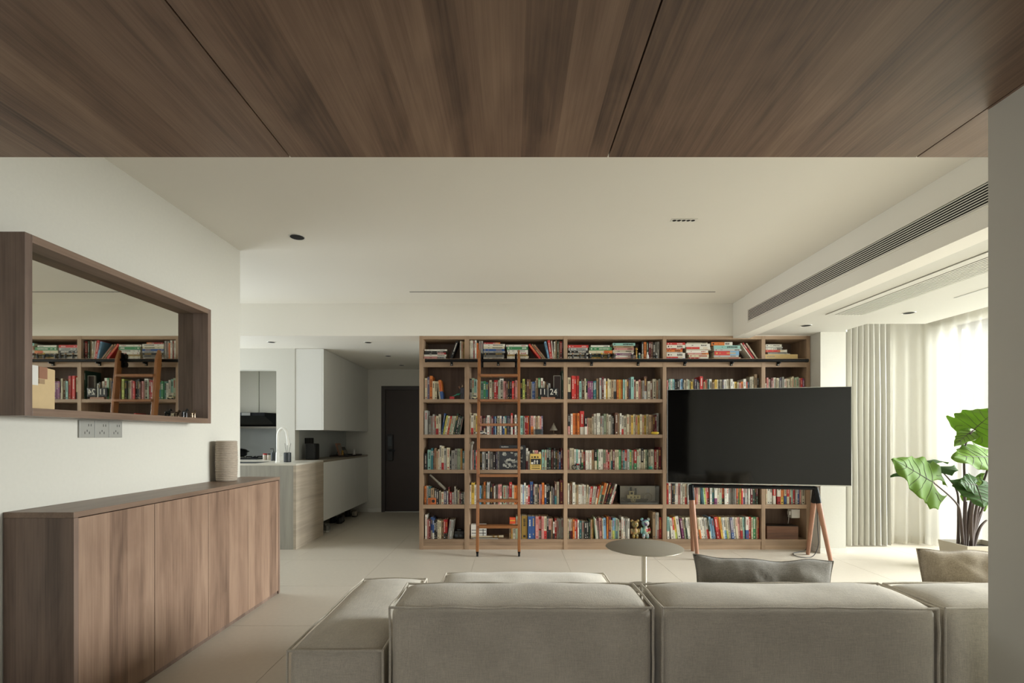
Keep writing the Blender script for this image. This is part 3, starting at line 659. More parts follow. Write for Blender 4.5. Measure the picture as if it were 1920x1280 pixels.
# library ladder
t = thing('library_ladder', (bxx(935), 5.05, 0), 'orange-brown wooden library ladder hooked on the black rail', 'ladder')
LT = Vector((0, 5.262, CH + .915)); LB = Vector((0, 5.045, .055))
LX = [(px(898.6, 5.25), px(895.2, 5.05)), (px(972.6, 5.25), px(973.2, 5.05))]
def lad(k, f, off=0.0):
    xt, xb = LX[k]; p = LB.lerp(LT, f); return Vector((xb + (xt - xb) * f, p.y + off, p.z))
for k in (0, 1):
    hw = .0145; dp = .034
    B = lad(k, 0); T = lad(k, .955); E = lad(k, 1.0)
    m = MB()
    m.hexa([(B.x - hw, B.y - dp, B.z), (B.x + hw, B.y - dp, B.z), (B.x + hw, B.y + dp, B.z), (B.x - hw, B.y + dp, B.z)], [(T.x - hw, T.y - dp, T.z), (T.x + hw, T.y - dp, T.z), (T.x + hw, T.y + dp, T.z), (T.x - hw, T.y + dp, T.z)])
    m.hexa([(T.x - hw, T.y - dp, T.z), (T.x + hw, T.y - dp, T.z), (T.x + hw, T.y + dp, T.z), (T.x - hw, T.y + dp, T.z)], [(E.x - .009, E.y - .012, E.z), (E.x + .009, E.y - .012, E.z), (E.x + .009, E.y + .018, E.z), (E.x - .009, E.y + .018, E.z)])
    m.build('stile', 'ladder_wood', t, bevel=.003)
    # roller hook on the rail: two wheels and a plate, on the inner side
    sx = 1 if k == 0 else -1; c = lad(k, .86)
    xx = c.x + sx * .023
    h = MB().box(xx - .004, xx + .004, RY - .046, RY - .019, RZ - .080, RZ + .075).build('roller_plate', 'black_metal', t)
    for zz in (RZ + .0441, RZ - .0441):
        MB().tube([(xx + sx * .006 - .012, RY, zz), (xx + sx * .006 + .012, RY, zz)], .028, 18).build('roller_wheel', 'black_metal', h, smooth=False)
    MB().box(min(c.x, xx), max(c.x, xx), RY - .058, RY - .020, RZ - .012, RZ + .012).build('hook_bar', 'black_metal', h)
    # foot caster
    f0 = lad(k, 0)
    MB().box(f0.x - .013, f0.x + .013, f0.y - .02, f0.y + .02, .038, .058).build('caster_fork', 'black_metal', t)
    MB().tube([(f0.x - .010, f0.y, .021), (f0.x + .010, f0.y, .021)], .021, 16).build('caster_wheel', 'black_plastic', t)
for yy in (703.6, 750.5, 796, 843.2, 891.5, 938.5, 987.5):
    # tread centre at the pixel height, solved on the sloping stile line
    f = .5
    for _ in range(20):
        p = LB.lerp(LT, f); z = CH + (818 - yy) / F * (p.y - .03); f = (z - LB.z) / (LT.z - LB.z)
    a = lad(0, f); b = lad(1, f)
    m = MB().box(a.x + .013, b.x - .013, a.y - .048, a.y + .048, a.z - .013, a.z + .013).build('tread', 'ladder_wood', t, bevel=.003)

# ------------------------------------------------------------------ books
PAL = {'w': ('dedacd', 'white'), 'c': ('cfc4a6', 'cream'), 'i': ('b9b09a', 'ivory'), 'g': ('85827a', 'grey'), 's': ('b0b0aa', 'silver grey'),
       'd': ('2b2827', 'dark brown'), 'k': ('131314', 'black'), 'r': ('a3201f', 'red'), 'R': ('c73a35', 'bright red'), 'p': ('c98d86', 'pink'),
       'm': ('641b22', 'maroon'), 'o': ('cf7430', 'orange'), 'y': ('d1ad45', 'yellow'), 'Y': ('9c7d3a', 'mustard'), 'n': ('3f8554', 'green'),
       'N': ('25402f', 'dark green'), 't': ('2f6d73', 'teal'), 'q': ('8cb9ae', 'pale aqua'), 'b': ('34568f', 'blue'), 'B': ('7aa5c4', 'light blue'),
       'v': ('7d3b68', 'purple'), 'V': ('6a657f', 'violet grey'), 'u': ('684636', 'brown'), 'U': ('a18768', 'tan'), 'l': ('b3bd5c', 'lime'), 'h': ('9fae93', 'sage green')}
for k, (hx, nm) in PAL.items(): mat('cover_' + nm.replace(' ', '_'), hx, .5)
def cov(c): return 'cover_' + PAL[c][1].replace(' ', '_')
DARK = set('dkrmNtbvVuRn')
BAYN = ['hallway end bay', 'ladder bay', 'middle bay', 'bay behind television', 'pillar end bay']
ROWN = ['top shelf', 'second shelf', 'third shelf', 'fourth shelf', 'fifth shelf', 'bottom shelf']
BOOKS = []     # dicts
SPY = YB + .030   # usual plane of the spines
SB = SPY / F
def up(bay, row, text):
    """tokens: colour[/lower colour] x0 x1 height [lean in degrees, + leans towards the pillar]"""
    prev = (bays[bay][0] + .8 - 960) * S; pl = 0.0; ph = 0
    right = (bays[bay][1] - 960) * S - .003
    for tk in text.split(';'):
        f = tk.split()
        if not f: continue
        x0, x1, h = float(f[1]), float(f[2]), float(f[3]); ln = math.radians(float(f[4])) if len(f) > 4 else 0.0
        X0, X1, H = (x0 - 960) * SB, (x1 - 960) * SB, h * SB
        if ln < 0: need = prev + (H * math.sin(-ln) if pl >= 0 else (max(0, H * math.sin(-ln) - ph * math.sin(-pl)) if -ln > -pl else 0))
        elif pl > 0 and ln < pl: need = prev + ph * math.sin(pl) - min(ph, H) * math.sin(ln)
        else: need = prev
        w = X1 - X0; X0 = max(X0, need + .0003); X1 = X0 + w
        reach = X1 + (H * math.sin(ln) if ln > 0 else 0)
        if reach > right:
            X1 -= reach - right
            if X1 - X0 < .008: continue
        H = min(H, bzz(rows[row][0]) - SH[row] - .006)
        BOOKS.append(dict(kind='up', bay=bay, row=row, c=f[0], x0=X0, x1=X1, h=H, lean=ln)); prev, pl, ph = X1, ln, H
def flat(bay, row, text):
    """stack tokens: colour x0 x1 ytop ybottom, listed from the top down"""
    tks = [t.split() for t in text.split(';') if t.strip()][::-1]; z = SH[row]; yb = rows[row][1]
    zt = SH[row]
    for f in tks:
        x0, x1, ya, ybm = map(float, f[1:5]); th = (ybm - ya) * SB
        BOOKS.append(dict(kind='flat', bay=bay, row=row, c=f[0], x0=max((x0 - 960) * SB, (bays[bay][0] - 960) * S + .004), x1=(x1 - 960) * SB, z=zt, th=th - .0004, lean=0)); zt += th
# --- hallway end bay
flat(0, 0, 'w 796 838 654 656.8;d 797 836 656.8 660;d/r 795 836 660 663.6;w 795 837 663.6 667.2;p/s 795 836 667.2 672')
up(0, 0, 'k 843 848 34 20;w 862.3 864.8 34;U 865 868 33;Y 868 871 33')
up(0, 1, 'c 796 801 40;V 801 805.5 42;o 805.5 810.5 44;c 811 815 34;c 815 819 34;c 823 826 34 -7;o/b 826 831 36 -7')
up(0, 2, 's 796 802 45;g 803.5 808 35;g 808 811 35;s 811 814.5 38;r/g 815 817 35;c/r 817 822 35;i 822.5 826.5 38;b 827 829.5 40 8;l 830 833.5 36 11;c 833.5 837.5 35 11;r 837.7 841.2 35 11;h 841.3 845.5 35 11;i 845.5 849 35 11;N 849.2 852.4 40 11;d 852.5 857 36 11;N 857 860 34 11;g 860 862.5 34 11')
up(0, 3, 'd 796 800.5 30;q 801.5 808 37;t 808 812 40;u 812.3 814 36;U 814 818 40;U 818 821 35;i 821 824 38;w 824 827.3 45;c/r 828 832 44;s 832 836.5 40;c 837.5 843.3 41;d 843.5 846 28;g 846.5 853 36;g 853 857 39;h 857 860 39;h 860 863 39;Y 863 866.5 39;t/s 867 870.6 35')
up(0, 4, 'o 796 799.4 34;s 799.6 803 34;t 803 807.5 33;U 807.8 814 30;d 815 818 29;d 818 822 27;i 823 826 25;c 827 832 23;V 832 837 24;s 838 840 25;m 840 843 32;r 843 846.5 23;s 847.3 851 22;w 852 854 33;g 854 857.4 28;c 858 861 26;m 861 864 23;d 864.2 867.5 22;N 867.5 869.3 22;w 869.5 870.8 23')
up(0, 5, 'w 797 800.5 45;p 801 804 36;m 804 807 37;b/s 807 811 40;b/w 811 814 38;k 814 817 35;d 817 820 35;c 820.3 823.8 35;c 824 827 34;U 827 832 34;r/d 832 835.3 36;r/d 835.3 838.5 36;s 838.8 842.4 36 7;s 842.5 846 36 7;g 846.2 849 37 7')
# --- ladder bay
up(1, 0, 'c 880.5 882 34;w 882 884.6 35;w 884.6 887.2 35;r 887.3 889.5 34;w 889.5 893 35;o 893.2 896.6 30;s 898 901.3 34;s 902 905.2 34')
flat(1, 0, 'r/o 907 938 641 643.8;w 906.5 947 643.8 648.4;c 906.5 946 648.4 653;b 906 946 653 657.2;s 906.5 947 657.2 660.2;d 907 945 660.2 665;g 907 945.5 665 669;w 906.5 945 669 672')
flat(1, 0, 'w 949 990 645 649;n 950 990 649 654.6;w 951 990 654.6 659;w 952 990 659 663.2;Y 951 989 663.2 666;c 951 991.5 666 669.2;w 951 990 669.2 672')
up(1, 0, 'R 1011.5 1016.5 34 -38;U 1017.5 1021 34 -38;U 1021.2 1024.5 33 -38;B 1027.5 1031 33 -12;R 1031.3 1036 35 -8;w 1036 1038.4 34 -5;w/c 1038.6 1041.4 33;U 1041.6 1044.4 35;N 1044.8 1047.4 33;U 1047.5 1049.8 33;r/m 1050 1054 33;d 1054.2 1056.6 34')
up(1, 1, 'd/s 880.5 884 39;h 884.5 889 40;q/w 889 893.5 38;w 893.7 897 36;w 897.2 900.6 30;q 901 906.4 34;n 906.5 911 34;t 911 915.4 32;m 915.4 917.2 35;c 917.5 922 36;h 922 926.2 33;r 926.5 930.5 36;r 930.5 934 36;h 934 936.8 36;w 937 944 39;p 944 946.6 34;p 946.6 949.2 34;u 949.4 952 33;k 952 955.6 38;k 956 959.8 36;R 960 963.6 34;m 963.8 966 34;p 966 969.4 36;c 969.5 972 35;h 972 975.4 35;k 975.8 979.5 35;l 980 984 38;d 984.2 987.8 32;u 988 991.8 38;u 991.8 995.4 38;g 995.6 998 33;b 998 1001 33;b 1001 1003.4 33;g 1003.5 1005 35;U 1005 1009 40;n 1009.2 1013 40;w 1014 1018.4 40;w/d 1018.5 1021 34;U 1021 1024 33;d 1024.5 1028 32;s 1028.5 1032 30;N 1053.6 1056.4 54')
up(1, 2, 'c 880.5 883 41;w/R 883 887 36;c 887 892 40;y 892 894.4 35;y/c 894.4 897 35;i 897.4 899 34;p 899.4 903 35;d 903 905 34;m 905 907.4 35;m/c 907.4 910 35;d 910.4 913 34;w 913 918 36;w 919 921.4 34;m 921.5 924.6 35;b 925 928 34;B 928 930 34;k 930 932.4 34;c 932.5 936.4 35;w 937 940.5 35;b 941 943.6 34;w/b 943.6 946 34;t/y 946 950 35;V 951 955 35;d 955 957.6 34;R/w 958 961.4 40;d/r 961.5 965 35;w 965 968.5 37;d 968.8 971.2 34;w 971.4 974.4 28;q 975.5 980 35;h 980 982 35;g 982 984 34;r 984 987 35;r 987 989.6 35;o 990 992.4 35;V 993 995 34;p/o 995 1000 35;w 1000.6 1004.4 35;U 1005 1008.4 34;c 1008.6 1012 35;p 1012 1015 34;V 1015.2 1018 35')
up(1, 3, 'p 886 888.3 36;t 889 892 36;R 892.2 895 36;g 895.4 899 33;d 900 904 33;s 904.2 908 33;g 908.3 911 33;k 911 914.6 33;w 915 917.8 34;g 919 924 33;d 924.4 929 30;V 930 932.6 33;s 932.8 936 34;w/m 986.5 990.2 40;w 990.4 993.6 34;d 994 998 36;c 999 1002 36;p 1002.4 1005.4 36;p 1005.8 1009 36;c 1010 1014.6 33;q 1016 1021 37;h 1021.2 1025.2 37;k 1025.6 1029 41;N 1029.2 1033 41;m 1034 1036 37;u 1036 1038 37;d 1038.3 1041.5 40;N 1041.7 1044.6 36;u 1045 1048 36;b 1048.2 1051.4 33;m 1051.8 1055 40')
up(1, 4, 'w 880.5 883.4 36;y 883.5 889 40;w 889 891.8 36;w 891.8 894.6 36;B 899 902 35;N 902.2 904 35;U 904.2 907 36;o 907 910.4 41;h 910.6 912.6 35;s 913 918 41;d 919.6 923 37;m 923 926 37;w 926 928.5 34;g 929 934 36;p 934 937.4 37;p/w 937.5 941 37;N 941.3 943 35;h 943 949 35;g 949 952.4 35;p 952.6 955 34;R/c 955 960 41;i 960 964 36;o 964 968.2 35;o 969 972.2 35;w 976 980 37;B 980 982.4 36;w 982.5 986 40;w/p 986 990 35;r 990 993.8 36;b 994 999.6 42;m/d 999.7 1002.2 37;w 1002.4 1008 37;d 1008 1010.8 36;p 1011 1013.4 37;V/m 1013.4 1015.8 37;o 1016 1020.4 40;w/b 1021.6 1024.4 36;k 1024.6 1028 38;k 1028 1031 37;c 1031 1033 24;g 1033 1037 33;V 1037 1039.2 31;u/t 1040 1043.6 42;i 1044 1048.4 42;m 1050 1055.8 45')
up(1, 5, 'U 955 958 28;Y 958 961.4 28;i 961.4 966.6 28;h 967.6 971 42;g 972 977.2 43;Y 978 988.8 43;b 990 996.8 42;b 996.9 1003.6 42;p 1004 1010 42;r/g 1010 1015 42;p 1015.4 1020 42;c/R 1020 1025 42;d 1025.4 1029 42;p/d 1029 1033 38;U 1033 1036.6 38;w/d 1037 1040 32;r 1040.2 1044 38;g 1044 1048 38;s 1048.4 1050.4 37;g 1050.4 1052.6 37;s 1052.8 1056 38')
# --- bay between ladder and television
flat(2, 0, 'R 1065 1103.5 645.6 650.8;s 1066 1102 650.8 656.2;d 1067 1102 656.2 660.8;w 1065 1103 660.8 664;k 1066 1103 664 667;w 1065 1103 667 672')
flat(2, 0, 'w 1108 1143.6 646 650;n 1105.4 1147 650 656;c/o 1104 1148 656 661.8;d 1109 1145 661.8 665;N 1108 1145 665 668.4;Y 1109 1146 668.4 672')
flat(2, 0, 'q 1149 1191 642 647;U 1150.5 1188 647 651;p 1152 1189 651 655;i 1149.5 1188.5 655 659.6;w 1150 1189 659.6 661;v 1153 1188 661 665;w 1150 1195 665 669;p 1150.5 1196 669 672')
up(2, 0, 'd/i 1203 1206.4 32;o 1207.6 1212.2 32;N 1213 1216.2 32;m 1217 1220.4 32;u 1220.6 1224 32;d 1225 1228.8 31;g 1229 1232 32;g 1232.2 1236 32')
up(2, 1, 'c/d 1064.8 1070.4 41;R 1072 1076.4 44;R 1076.5 1081 44;r 1081.5 1086 44;q 1086 1090.2 34;g 1090.3 1092 37;u 1092 1095.6 38;c 1096 1098.4 39;N/w 1098.5 1102 38;v 1102 1105.4 34;v 1105.4 1108.6 34;v 1108.7 1112 34;t 1112.8 1115.4 34;t 1115.5 1118 35;U 1119 1122.6 39;s 1124 1128 40;m/u 1129 1132.4 42;w 1132.5 1136 39;y 1136 1139.4 34;c 1139.5 1142 39;c 1142 1146.4 37;U 1146.6 1150.6 37;i/d 1151 1155.4 37;o 1157 1160.6 37;y 1160.7 1164.4 37;o 1164.5 1168 37;q 1168 1171 37;c 1172 1174.6 37;u 1175 1179 38;V 1180 1182.8 40;q 1183 1188.4 42;p 1189 1192.4 37;c 1192.6 1197 34;p 1198 1201.6 37;U 1201.8 1204 35;g 1204.2 1207.8 35;u/s 1208 1213 43;i 1214 1219.4 34;u 1220 1223.2 34;i 1224 1230.6 38;U 1230.8 1234 36;g 1234.2 1238 38')
up(2, 2, 'd/p 1065 1069 38;w 1070 1073.8 39;o 1074 1078.4 40;o 1078.5 1082.4 40;o 1082.5 1086.5 40;R/w 1088 1095.4 44;k/w 1096 1100.8 34;p 1100.9 1102.4 31;U 1102.5 1106 31;U 1106.2 1110 31;i 1110.2 1113.6 34;w 1114 1118.4 39;w 1119 1122 40;w 1122 1125.2 40;g/i 1126 1129 35;s 1129 1132.2 35;h 1133 1137 39;i 1137.6 1141 39;w 1141.2 1146 37;g 1146.2 1148 35;d 1148.2 1151.6 34;u 1153 1158.6 41;U 1158.8 1161.4 39;w 1162 1165.4 40;w/R 1166 1169.4 36;i 1169.5 1174.6 35;' + ';'.join('%s %.1f %.1f %.1f' % (('c', 'y', 'U')[(k * 2) % 3], 1175.4 + k * 4.1, 1179.3 + k * 4.1, 38 - (k % 3)) for k in range(11)) + ';U 1221 1224.4 37;u 1224.5 1228 37;m 1228.2 1231 37;s 1231.2 1235 40')
up(2, 3, 'p 1064.8 1067.4 37;i 1068 1072.6 40;c 1072.8 1076 40;w 1076.6 1080 38;q 1080 1084 38;w 1084 1087.8 37;d 1088 1090.4 34;c/n 1090.6 1093.8 37;r 1094 1097 33;w 1098 1101.6 36;w 1101.8 1105.4 36;w 1105.6 1109 36;U 1109.4 1114.4 37;k/c 1115 1119.4 37;n 1119.8 1122 37;w 1122 1126.4 38;w 1126.5 1131 38;h/p 1132 1136 37;p 1136 1139.4 37;r 1140 1143 32;i 1143.1 1145.6 33;c/t 1146 1149 37;m 1149.2 1152.6 37;c 1153 1156.4 37;c 1156.5 1160 37;n 1160.2 1164 37;u 1165 1168 37;t 1168.2 1171.2 36;R/s 1171.5 1175.6 37;s 1176 1180 38;n 1180.2 1184.4 37;i 1185 1188.6 36;r/n 1189 1193.8 37;h 1194 1197.8 37;i 1198 1202 39;k/c 1203 1207 40;c 1207.2 1210 37;h 1210.3 1214 37;N 1214.2 1216 36;i 1216.2 1219.4 37;i 1219.6 1225 38;h 1225.2 1227 37;r 1227.2 1231 37;c 1231.2 1234.4 37;m 1235 1239.4 42')
up(2, 4, 'w 1064.8 1067.6 39;u 1068.4 1070 38;U 1070 1073 40;w 1073.5 1078.4 41;c 1078.6 1081.6 36;U 1081.6 1084.4 36;w 1085 1088 36;w 1088.2 1091.4 36;w 1092 1095.4 37;w 1095.6 1098.6 36;c 1098.8 1102 36 3;s/i 1102.2 1104.8 33 4;R 1105 1109 33 5;w 1109.2 1112.4 33 7;w 1112.5 1115.4 33 8;r/c 1115.6 1118.4 34 10;o 1118.6 1120.6 36 11;h 1120.8 1124 35 12;o/N 1124.2 1129 40 14;c 1129.2 1131.4 40 14;m 1131.6 1135.6 41 16;k 1135.8 1139 34 17;r/N 1139.2 1141.6 33 17;w 1141.8 1145 39 18;p 1145.2 1147.6 25 18')
up(2, 5, 'c 1064.8 1067 37;s/d 1067.2 1070 36;c/m 1070.2 1073.6 36;o 1074 1077.6 36;r/s 1078 1080.6 36;R 1080.8 1083 36;w 1083.2 1086 35;t 1087 1090.8 33;g 1091 1096 33;k 1096.4 1100 32;d 1100.2 1104 32;N 1104.6 1107 36;U 1107.4 1110 36;Y 1110.2 1113 36;h 1116.6 1118.6 41 -5;w 1118.7 1121 38 -5;m/g 1121.2 1124.4 38 -3;p 1125 1130 39 -3;c 1130.1 1132 38 -2;B 1132.3 1137 39 -2;o 1138 1141.2 41;m/V 1142 1145.8 41;c 1146 1148.6 35;B/l 1148.8 1152.4 39;q 1152.5 1155.4 39;w/B 1155.5 1158.4 38;h 1158.5 1160.4 37;u 1160.6 1164.8 35;w/i 1165.2 1168.8 41;s/w 1169.4 1173 38;g 1173.4 1177.6 38;w 1177.8 1181 38;U 1224 1228.8 50;s 1229.4 1232.4 49;w/p 1232.8 1235.6 49;r 1236.2 1240.8 40')
# --- bay behind the television
flat(3, 0, 'R 1250.5 1285 641 645.4;w 1250.5 1285 645.4 651.4;r 1250.5 1281 651.4 654;o 1250.5 1280 654 658.6;s 1250.5 1280.5 658.6 660.4;w 1250.5 1285 660.4 667.4;R/w 1250.5 1285 667.4 670.2;b 1250.5 1285.4 670.2 672')
flat(3, 0, 'i 1288 1327 641 643;w 1286.2 1332 643 649.4;R/w 1287 1332 649.4 653.4;i 1287 1333.4 653.4 655.6;w 1287 1328 655.6 660.4;p/o 1290 1329 660.4 663.6;c 1292 1329 663.6 669;r/w 1292 1328 669 672')
flat(3, 0, 'o/w 1334.4 1374 640 646.6;q 1338 1388 646.6 653;s 1338.5 1390 653 657;R/B 1340 1386 657 665;s 1338.4 1385 665 668.4;U 1338.6 1389 668.4 672')
up(3, 0, 'w 1408.6 1411 36 -35;r 1411.2 1415.4 36 -35;i 1418.4 1421.6 35 -35')
up(3, 1, 'p 1250.4 1252.6 36;N 1252.8 1254.6 35;q 1254.8 1257.6 38;w 1257.7 1260.2 38;q/r 1260.4 1263.8 38;B 1264 1266 37;d 1266.2 1270 38;d 1270 1273.2 38;s 1274 1276 36;B 1276.2 1280.6 38;d 1280.8 1282.6 36;c/o 1283 1286.6 36;i 1287 1290 38;h 1290 1292.4 37;c 1293 1296 34;y 1296.2 1298.6 33;c 1299 1302.2 38;V 1303 1306.4 38;k/V 1306.6 1309.4 36;N/c 1309.6 1312 33;R 1312.4 1318 43;U 1318.8 1322 33;r 1322.4 1325.6 36;i 1326.2 1328.6 38;t 1328.8 1330.2 37;w 1330.4 1335 38;U 1335.6 1338.8 32;Y 1339.4 1341.2 35;y 1341.3 1345.2 37;c 1345.4 1348 37;d 1348.4 1350 34;w 1350.6 1355.2 37;V 1355.5 1357 36;w 1357.2 1362 37;i 1363 1366 38;i 1366.8 1369.4 38;w 1369.6 1374 38;w 1374.2 1377.2 33;y/w 1377.6 1382 33;c 1382.6 1385.4 32;p 1386 1389 31;o/r 1390 1393.4 33;w 1394 1399 38;r 1399.8 1402 33;B 1402.2 1405.6 32;i 1406.4 1410.6 42;i 1410.8 1414.6 43;U/t 1415 1419.6 47;d 1420.4 1423 40')
up(3, 4, 'r 1251 1254 39;w 1254.4 1258 39;p 1258.2 1260.2 38;k 1260.6 1263 39;d 1263 1266 39;s/w 1266.3 1268.6 38;w 1268.7 1271.8 39;p 1272.4 1276 39;w 1276.4 1279.8 39;i 1280 1284 38;c/R 1284.2 1288.4 38;s 1289 1292.4 38;h 1292.6 1295.4 38;q 1296 1299 38;c 1299.4 1302.4 38;p/o 1302.6 1306 38;p 1306.2 1309 38;c 1309.4 1313 38;B 1317.2 1319.6 38 -5;q 1319.7 1321.4 38 -5;l 1321.6 1324.6 38 -5;p 1324.8 1327 37 -4;R/m 1327.4 1331 38 -4;w 1331.6 1335 37;t 1335.4 1339.4 37;w/v 1339.8 1344.4 38;i 1345 1349 37;h 1349.3 1354 38;R/k 1354.4 1358.6 38;w 1359 1363 38;w 1363.1 1367 38;' + ';'.join('g %.1f %.1f 38' % (1367.6 + k * 2.5, 1369.9 + k * 2.5) for k in range(5)) + ';r/u 1380.2 1384 38;n 1384.2 1386.8 38;y 1387 1389.8 38;R 1390 1392.8 38;w/V 1393.2 1396.8 38;s 1397 1400 38;s 1400.2 1403 38;w 1403.2 1406 38;m 1407 1411 38;N 1411.6 1415 38;d 1415.4 1417.6 36;m/N 1417.8 1420.4 38')
up(3, 5, 'q/w 1251 1255 41;w 1259 1263.4 39 -6;R/w 1263.5 1266.4 40 -6;y/l 1266.6 1270.4 41 -6;w 1271.4 1277.4 42 -8;v 1280 1284.4 38 -8;c/h 1284.6 1288 40 -8;N 1288.4 1290.4 36 -8;w 1290.6 1294.4 40 -8;i 1294.6 1298 40 -8;c 1298.2 1301.6 40 -8;s 1301.8 1305.6 40 -8;p/v 1306 1309 38 -8;c 1309.2 1312.6 40 -8;c/o 1312.8 1316 40 -8;w 1316.2 1320.4 40 -8;w 1320.6 1324.8 40 -8;s 1325 1327.2 39 -8;w/R 1327.4 1331.6 39 -8;N/c 1331.8 1334.2 39 -8;B 1334.4 1338.6 41 -8;B 1338.8 1342.4 38 -8;m 1342.6 1344.2 40 -8;R/r 1344.4 1349 41 -8;o/r 1349.2 1353 41 -8;y 1353.2 1357 41 -8;s/w 1357.2 1360 40 -7;w/B 1360.2 1364.4 40 -7;c/l 1364.6 1367.2 40 -7;w 1367.4 1372 40 -6;V/b 1372.2 1377 40 -6;w 1377.2 1381.4 40 -5;c 1381.6 1385.6 40 -5;p 1385.8 1389.8 40 -4;c/r 1390 1394 40 -3;q 1394.2 1397.4 40 -2;w/b 1398.4 1404 41;R 1404.4 1408.4 41;c 1408.8 1411.4 40;n 1412 1417 41;U 1417.4 1420 41;r 1420.2 1423 40')
# --- pillar end bay
flat(4, 0, 'w 1436 1466 644 648.8;s 1436 1468 648.8 651;w/g 1436 1466.6 651 654.4;R/w 1436 1476 654.4 658.6;g 1440 1477 658.6 661.4;w 1441 1482 661.4 663')
up(4, 1, 'w 1435.8 1437.4 30;p 1438.8 1441.8 41;w/p 1442.6 1445.8 38;m 1446 1449.4 40;p 1449.8 1451.4 40;w 1451.6 1456 41;c 1456.4 1459.4 40;w 1459.8 1462.8 40;V/B 1463 1466.4 41;s 1466.6 1470 42;w 1470.4 1473.4 38;p 1473.6 1475 39;c 1475.2 1479.4 39;w 1479.8 1482.6 39;c 1482.8 1485.2 40;c 1485.8 1489.8 43;h 1490.4 1494.6 41;h 1494.8 1498.8 42;p 1499 1502 40;R 1502.2 1505 40;v 1505.2 1508.4 39')
up(4, 4, 'c 1436 1438.6 38;w 1440 1444.4 38;w 1444.5 1449 38;R/w 1450 1455 38;w/r 1457 1463.4 38;o/y 1463.6 1469 38;c/b 1471.6 1476 38;R/c 1476.4 1481 38;c/r 1481.4 1484 38;q 1484.4 1487.8 38;r 1488 1491.8 38;s 1492 1495.4 37;b 1495.8 1499.6 38;p 1500 1502.4 38;i 1502.6 1508.6 38')
# rows screened by the television: plain filling
HIDDEN = []
for bay in (3, 4):
    for row in (2, 3):
        x = bays[bay][0] + 2; tx = []
        while x < bays[bay][1] - 8:
            w = random.uniform(2.6, 5); tx.append('%s %.1f %.1f %.1f' % (random.choice('wwccispgrbohmU'), x, x + w, random.uniform(34, 41))); x += w + .2
        n0 = len(BOOKS); up(bay, row, ';'.join(tx)); HIDDEN += BOOKS[n0:]
for b in BOOKS: b['hid'] = False
for b in HIDDEN: b['hid'] = True

def book_parts(b):
    """cover, page block, title marks and lower band as vertex lists in a local frame:
    x across the thickness, y into the shelf, z up the spine, origin at the bottom of the spine edge that stands on the shelf"""
    rnd = random.Random(int(b['x0'] * 9000) + b['row'] * 77 + b['bay'])
    if b['kind'] == 'up': T = (b['x1'] - b['x0']) * math.cos(b['lean']) - .0004; H = b['h']
    else: T = b['th']; H = b['x1'] - b['x0']
    D = min(.235, max(.12, (H if b['kind'] == 'up' else H * .72) * .68)) * rnd.uniform(.94, 1.04)
    ct = min(.0022, T * .14)
    cvr = MB().box(0, ct, 0, D, 0, H).box(T - ct, T, 0, D, 0, H).box(ct, T - ct, 0, ct * 1.3, 0, H)
    pg = MB().box(ct, T - ct, ct * 1.3, D - .003, .0015, H - .003)
    tt = MB(); e = -.0005
    n = rnd.randint(4, 9); ch = min(T * .62, .011); z = H * rnd.uniform(.86, .93) - ch
    big = rnd.random() < .35; w = T * (.62 if big else .42)
    for i in range(n):
        if z < H * .36: break
        a = T / 2 - w / 2 * rnd.uniform(.75, 1); bb = T / 2 + w / 2 * rnd.uniform(.75, 1)
        tt.quad((a, e, z), (bb, e, z), (bb, e, z + ch * .72), (a, e, z + ch * .72)); z -= ch * rnd.uniform(1.0, 1.25)
    if rnd.random() < .7:
        z = H * .06; tt.quad((T * .3, e, z), (T * .7, e, z), (T * .7, e, z + T * .4), (T * .3, e, z + T * .4))
    z = H * rnd.uniform(.2, .34)
    for i in range(rnd.randint(0, 4)):
        tt.quad((T * .38, e, z), (T * .62, e, z), (T * .62, e, z + ch * .35), (T * .38, e, z + ch * .35)); z -= ch * .55
    bd = None
    if '/' in b['c']:
        f = rnd.uniform(.28, .45); z0_, z1_ = (0, H * f) if b['kind'] == 'up' else (H * (1 - f), H); bd = MB().box(0, T, -.0003, .001, z0_, z1_).box(-.0002, .0006, 0, D * .98, z0_, z1_).box(T - .0006, T + .0002, 0, D * .98, z0_, z1_)
    c0 = b['c'][0]; tm = ('text_gold' if rnd.random() < .25 else 'text_white') if c0 in DARK else ('text_dark' if rnd.random() < .75 else cov('r'))
    return cvr, pg, tt, bd, tm, T, H, D
def book_matrix(b, T, H):
    rnd = random.Random(int(b['x0'] * 7000) + b['row']); dy = rnd.uniform(-.006, .016)
    if b['kind'] == 'up':
        a = b['lean']
        R = Matrix.Rotation(a, 4, 'Y')
        if a > 0: return Matrix.Translation((b['x1'], SPY + dy, SH[b['row']] + .0002)) @ R @ Matrix.Translation((-T, 0, 0))
        return Matrix.Translation((b['x0'], SPY + dy, SH[b['row']] + .0002)) @ R
    # lying flat: spine height runs along +x, thickness runs up
    R = Matrix(((0, 0, 1, 0), (0, 1, 0, 0), (1, 0, 0, 0), (0, 0, 0, 1)))
    return Matrix.Translation((b['x0'], SPY + dy * .6, b['z'])) @ R
ORD = ['first', 'second', 'third', 'fourth', 'fifth', 'sixth', 'seventh', 'eighth', 'ninth', 'tenth', 'eleventh', 'twelfth', 'thirteenth', 'fourteenth', 'fifteenth', 'sixteenth', 'seventeenth', 'eighteenth', 'nineteenth', 'twentieth']
def ordw(n):
    if n < 20: return ORD[n]
    if n < 29: return 'twenty-' + ORD[n - 20]
    if n == 29: return 'thirtieth'
    if n < 39: return 'thirty-' + ORD[n - 30]
    if n == 39: return 'fortieth'
    return 'forty-' + ORD[(n - 40) % 10] if n < 49 else 'fiftieth'
cells = {}
for b in BOOKS: cells.setdefault((b['bay'], b['row']), []).append(b)
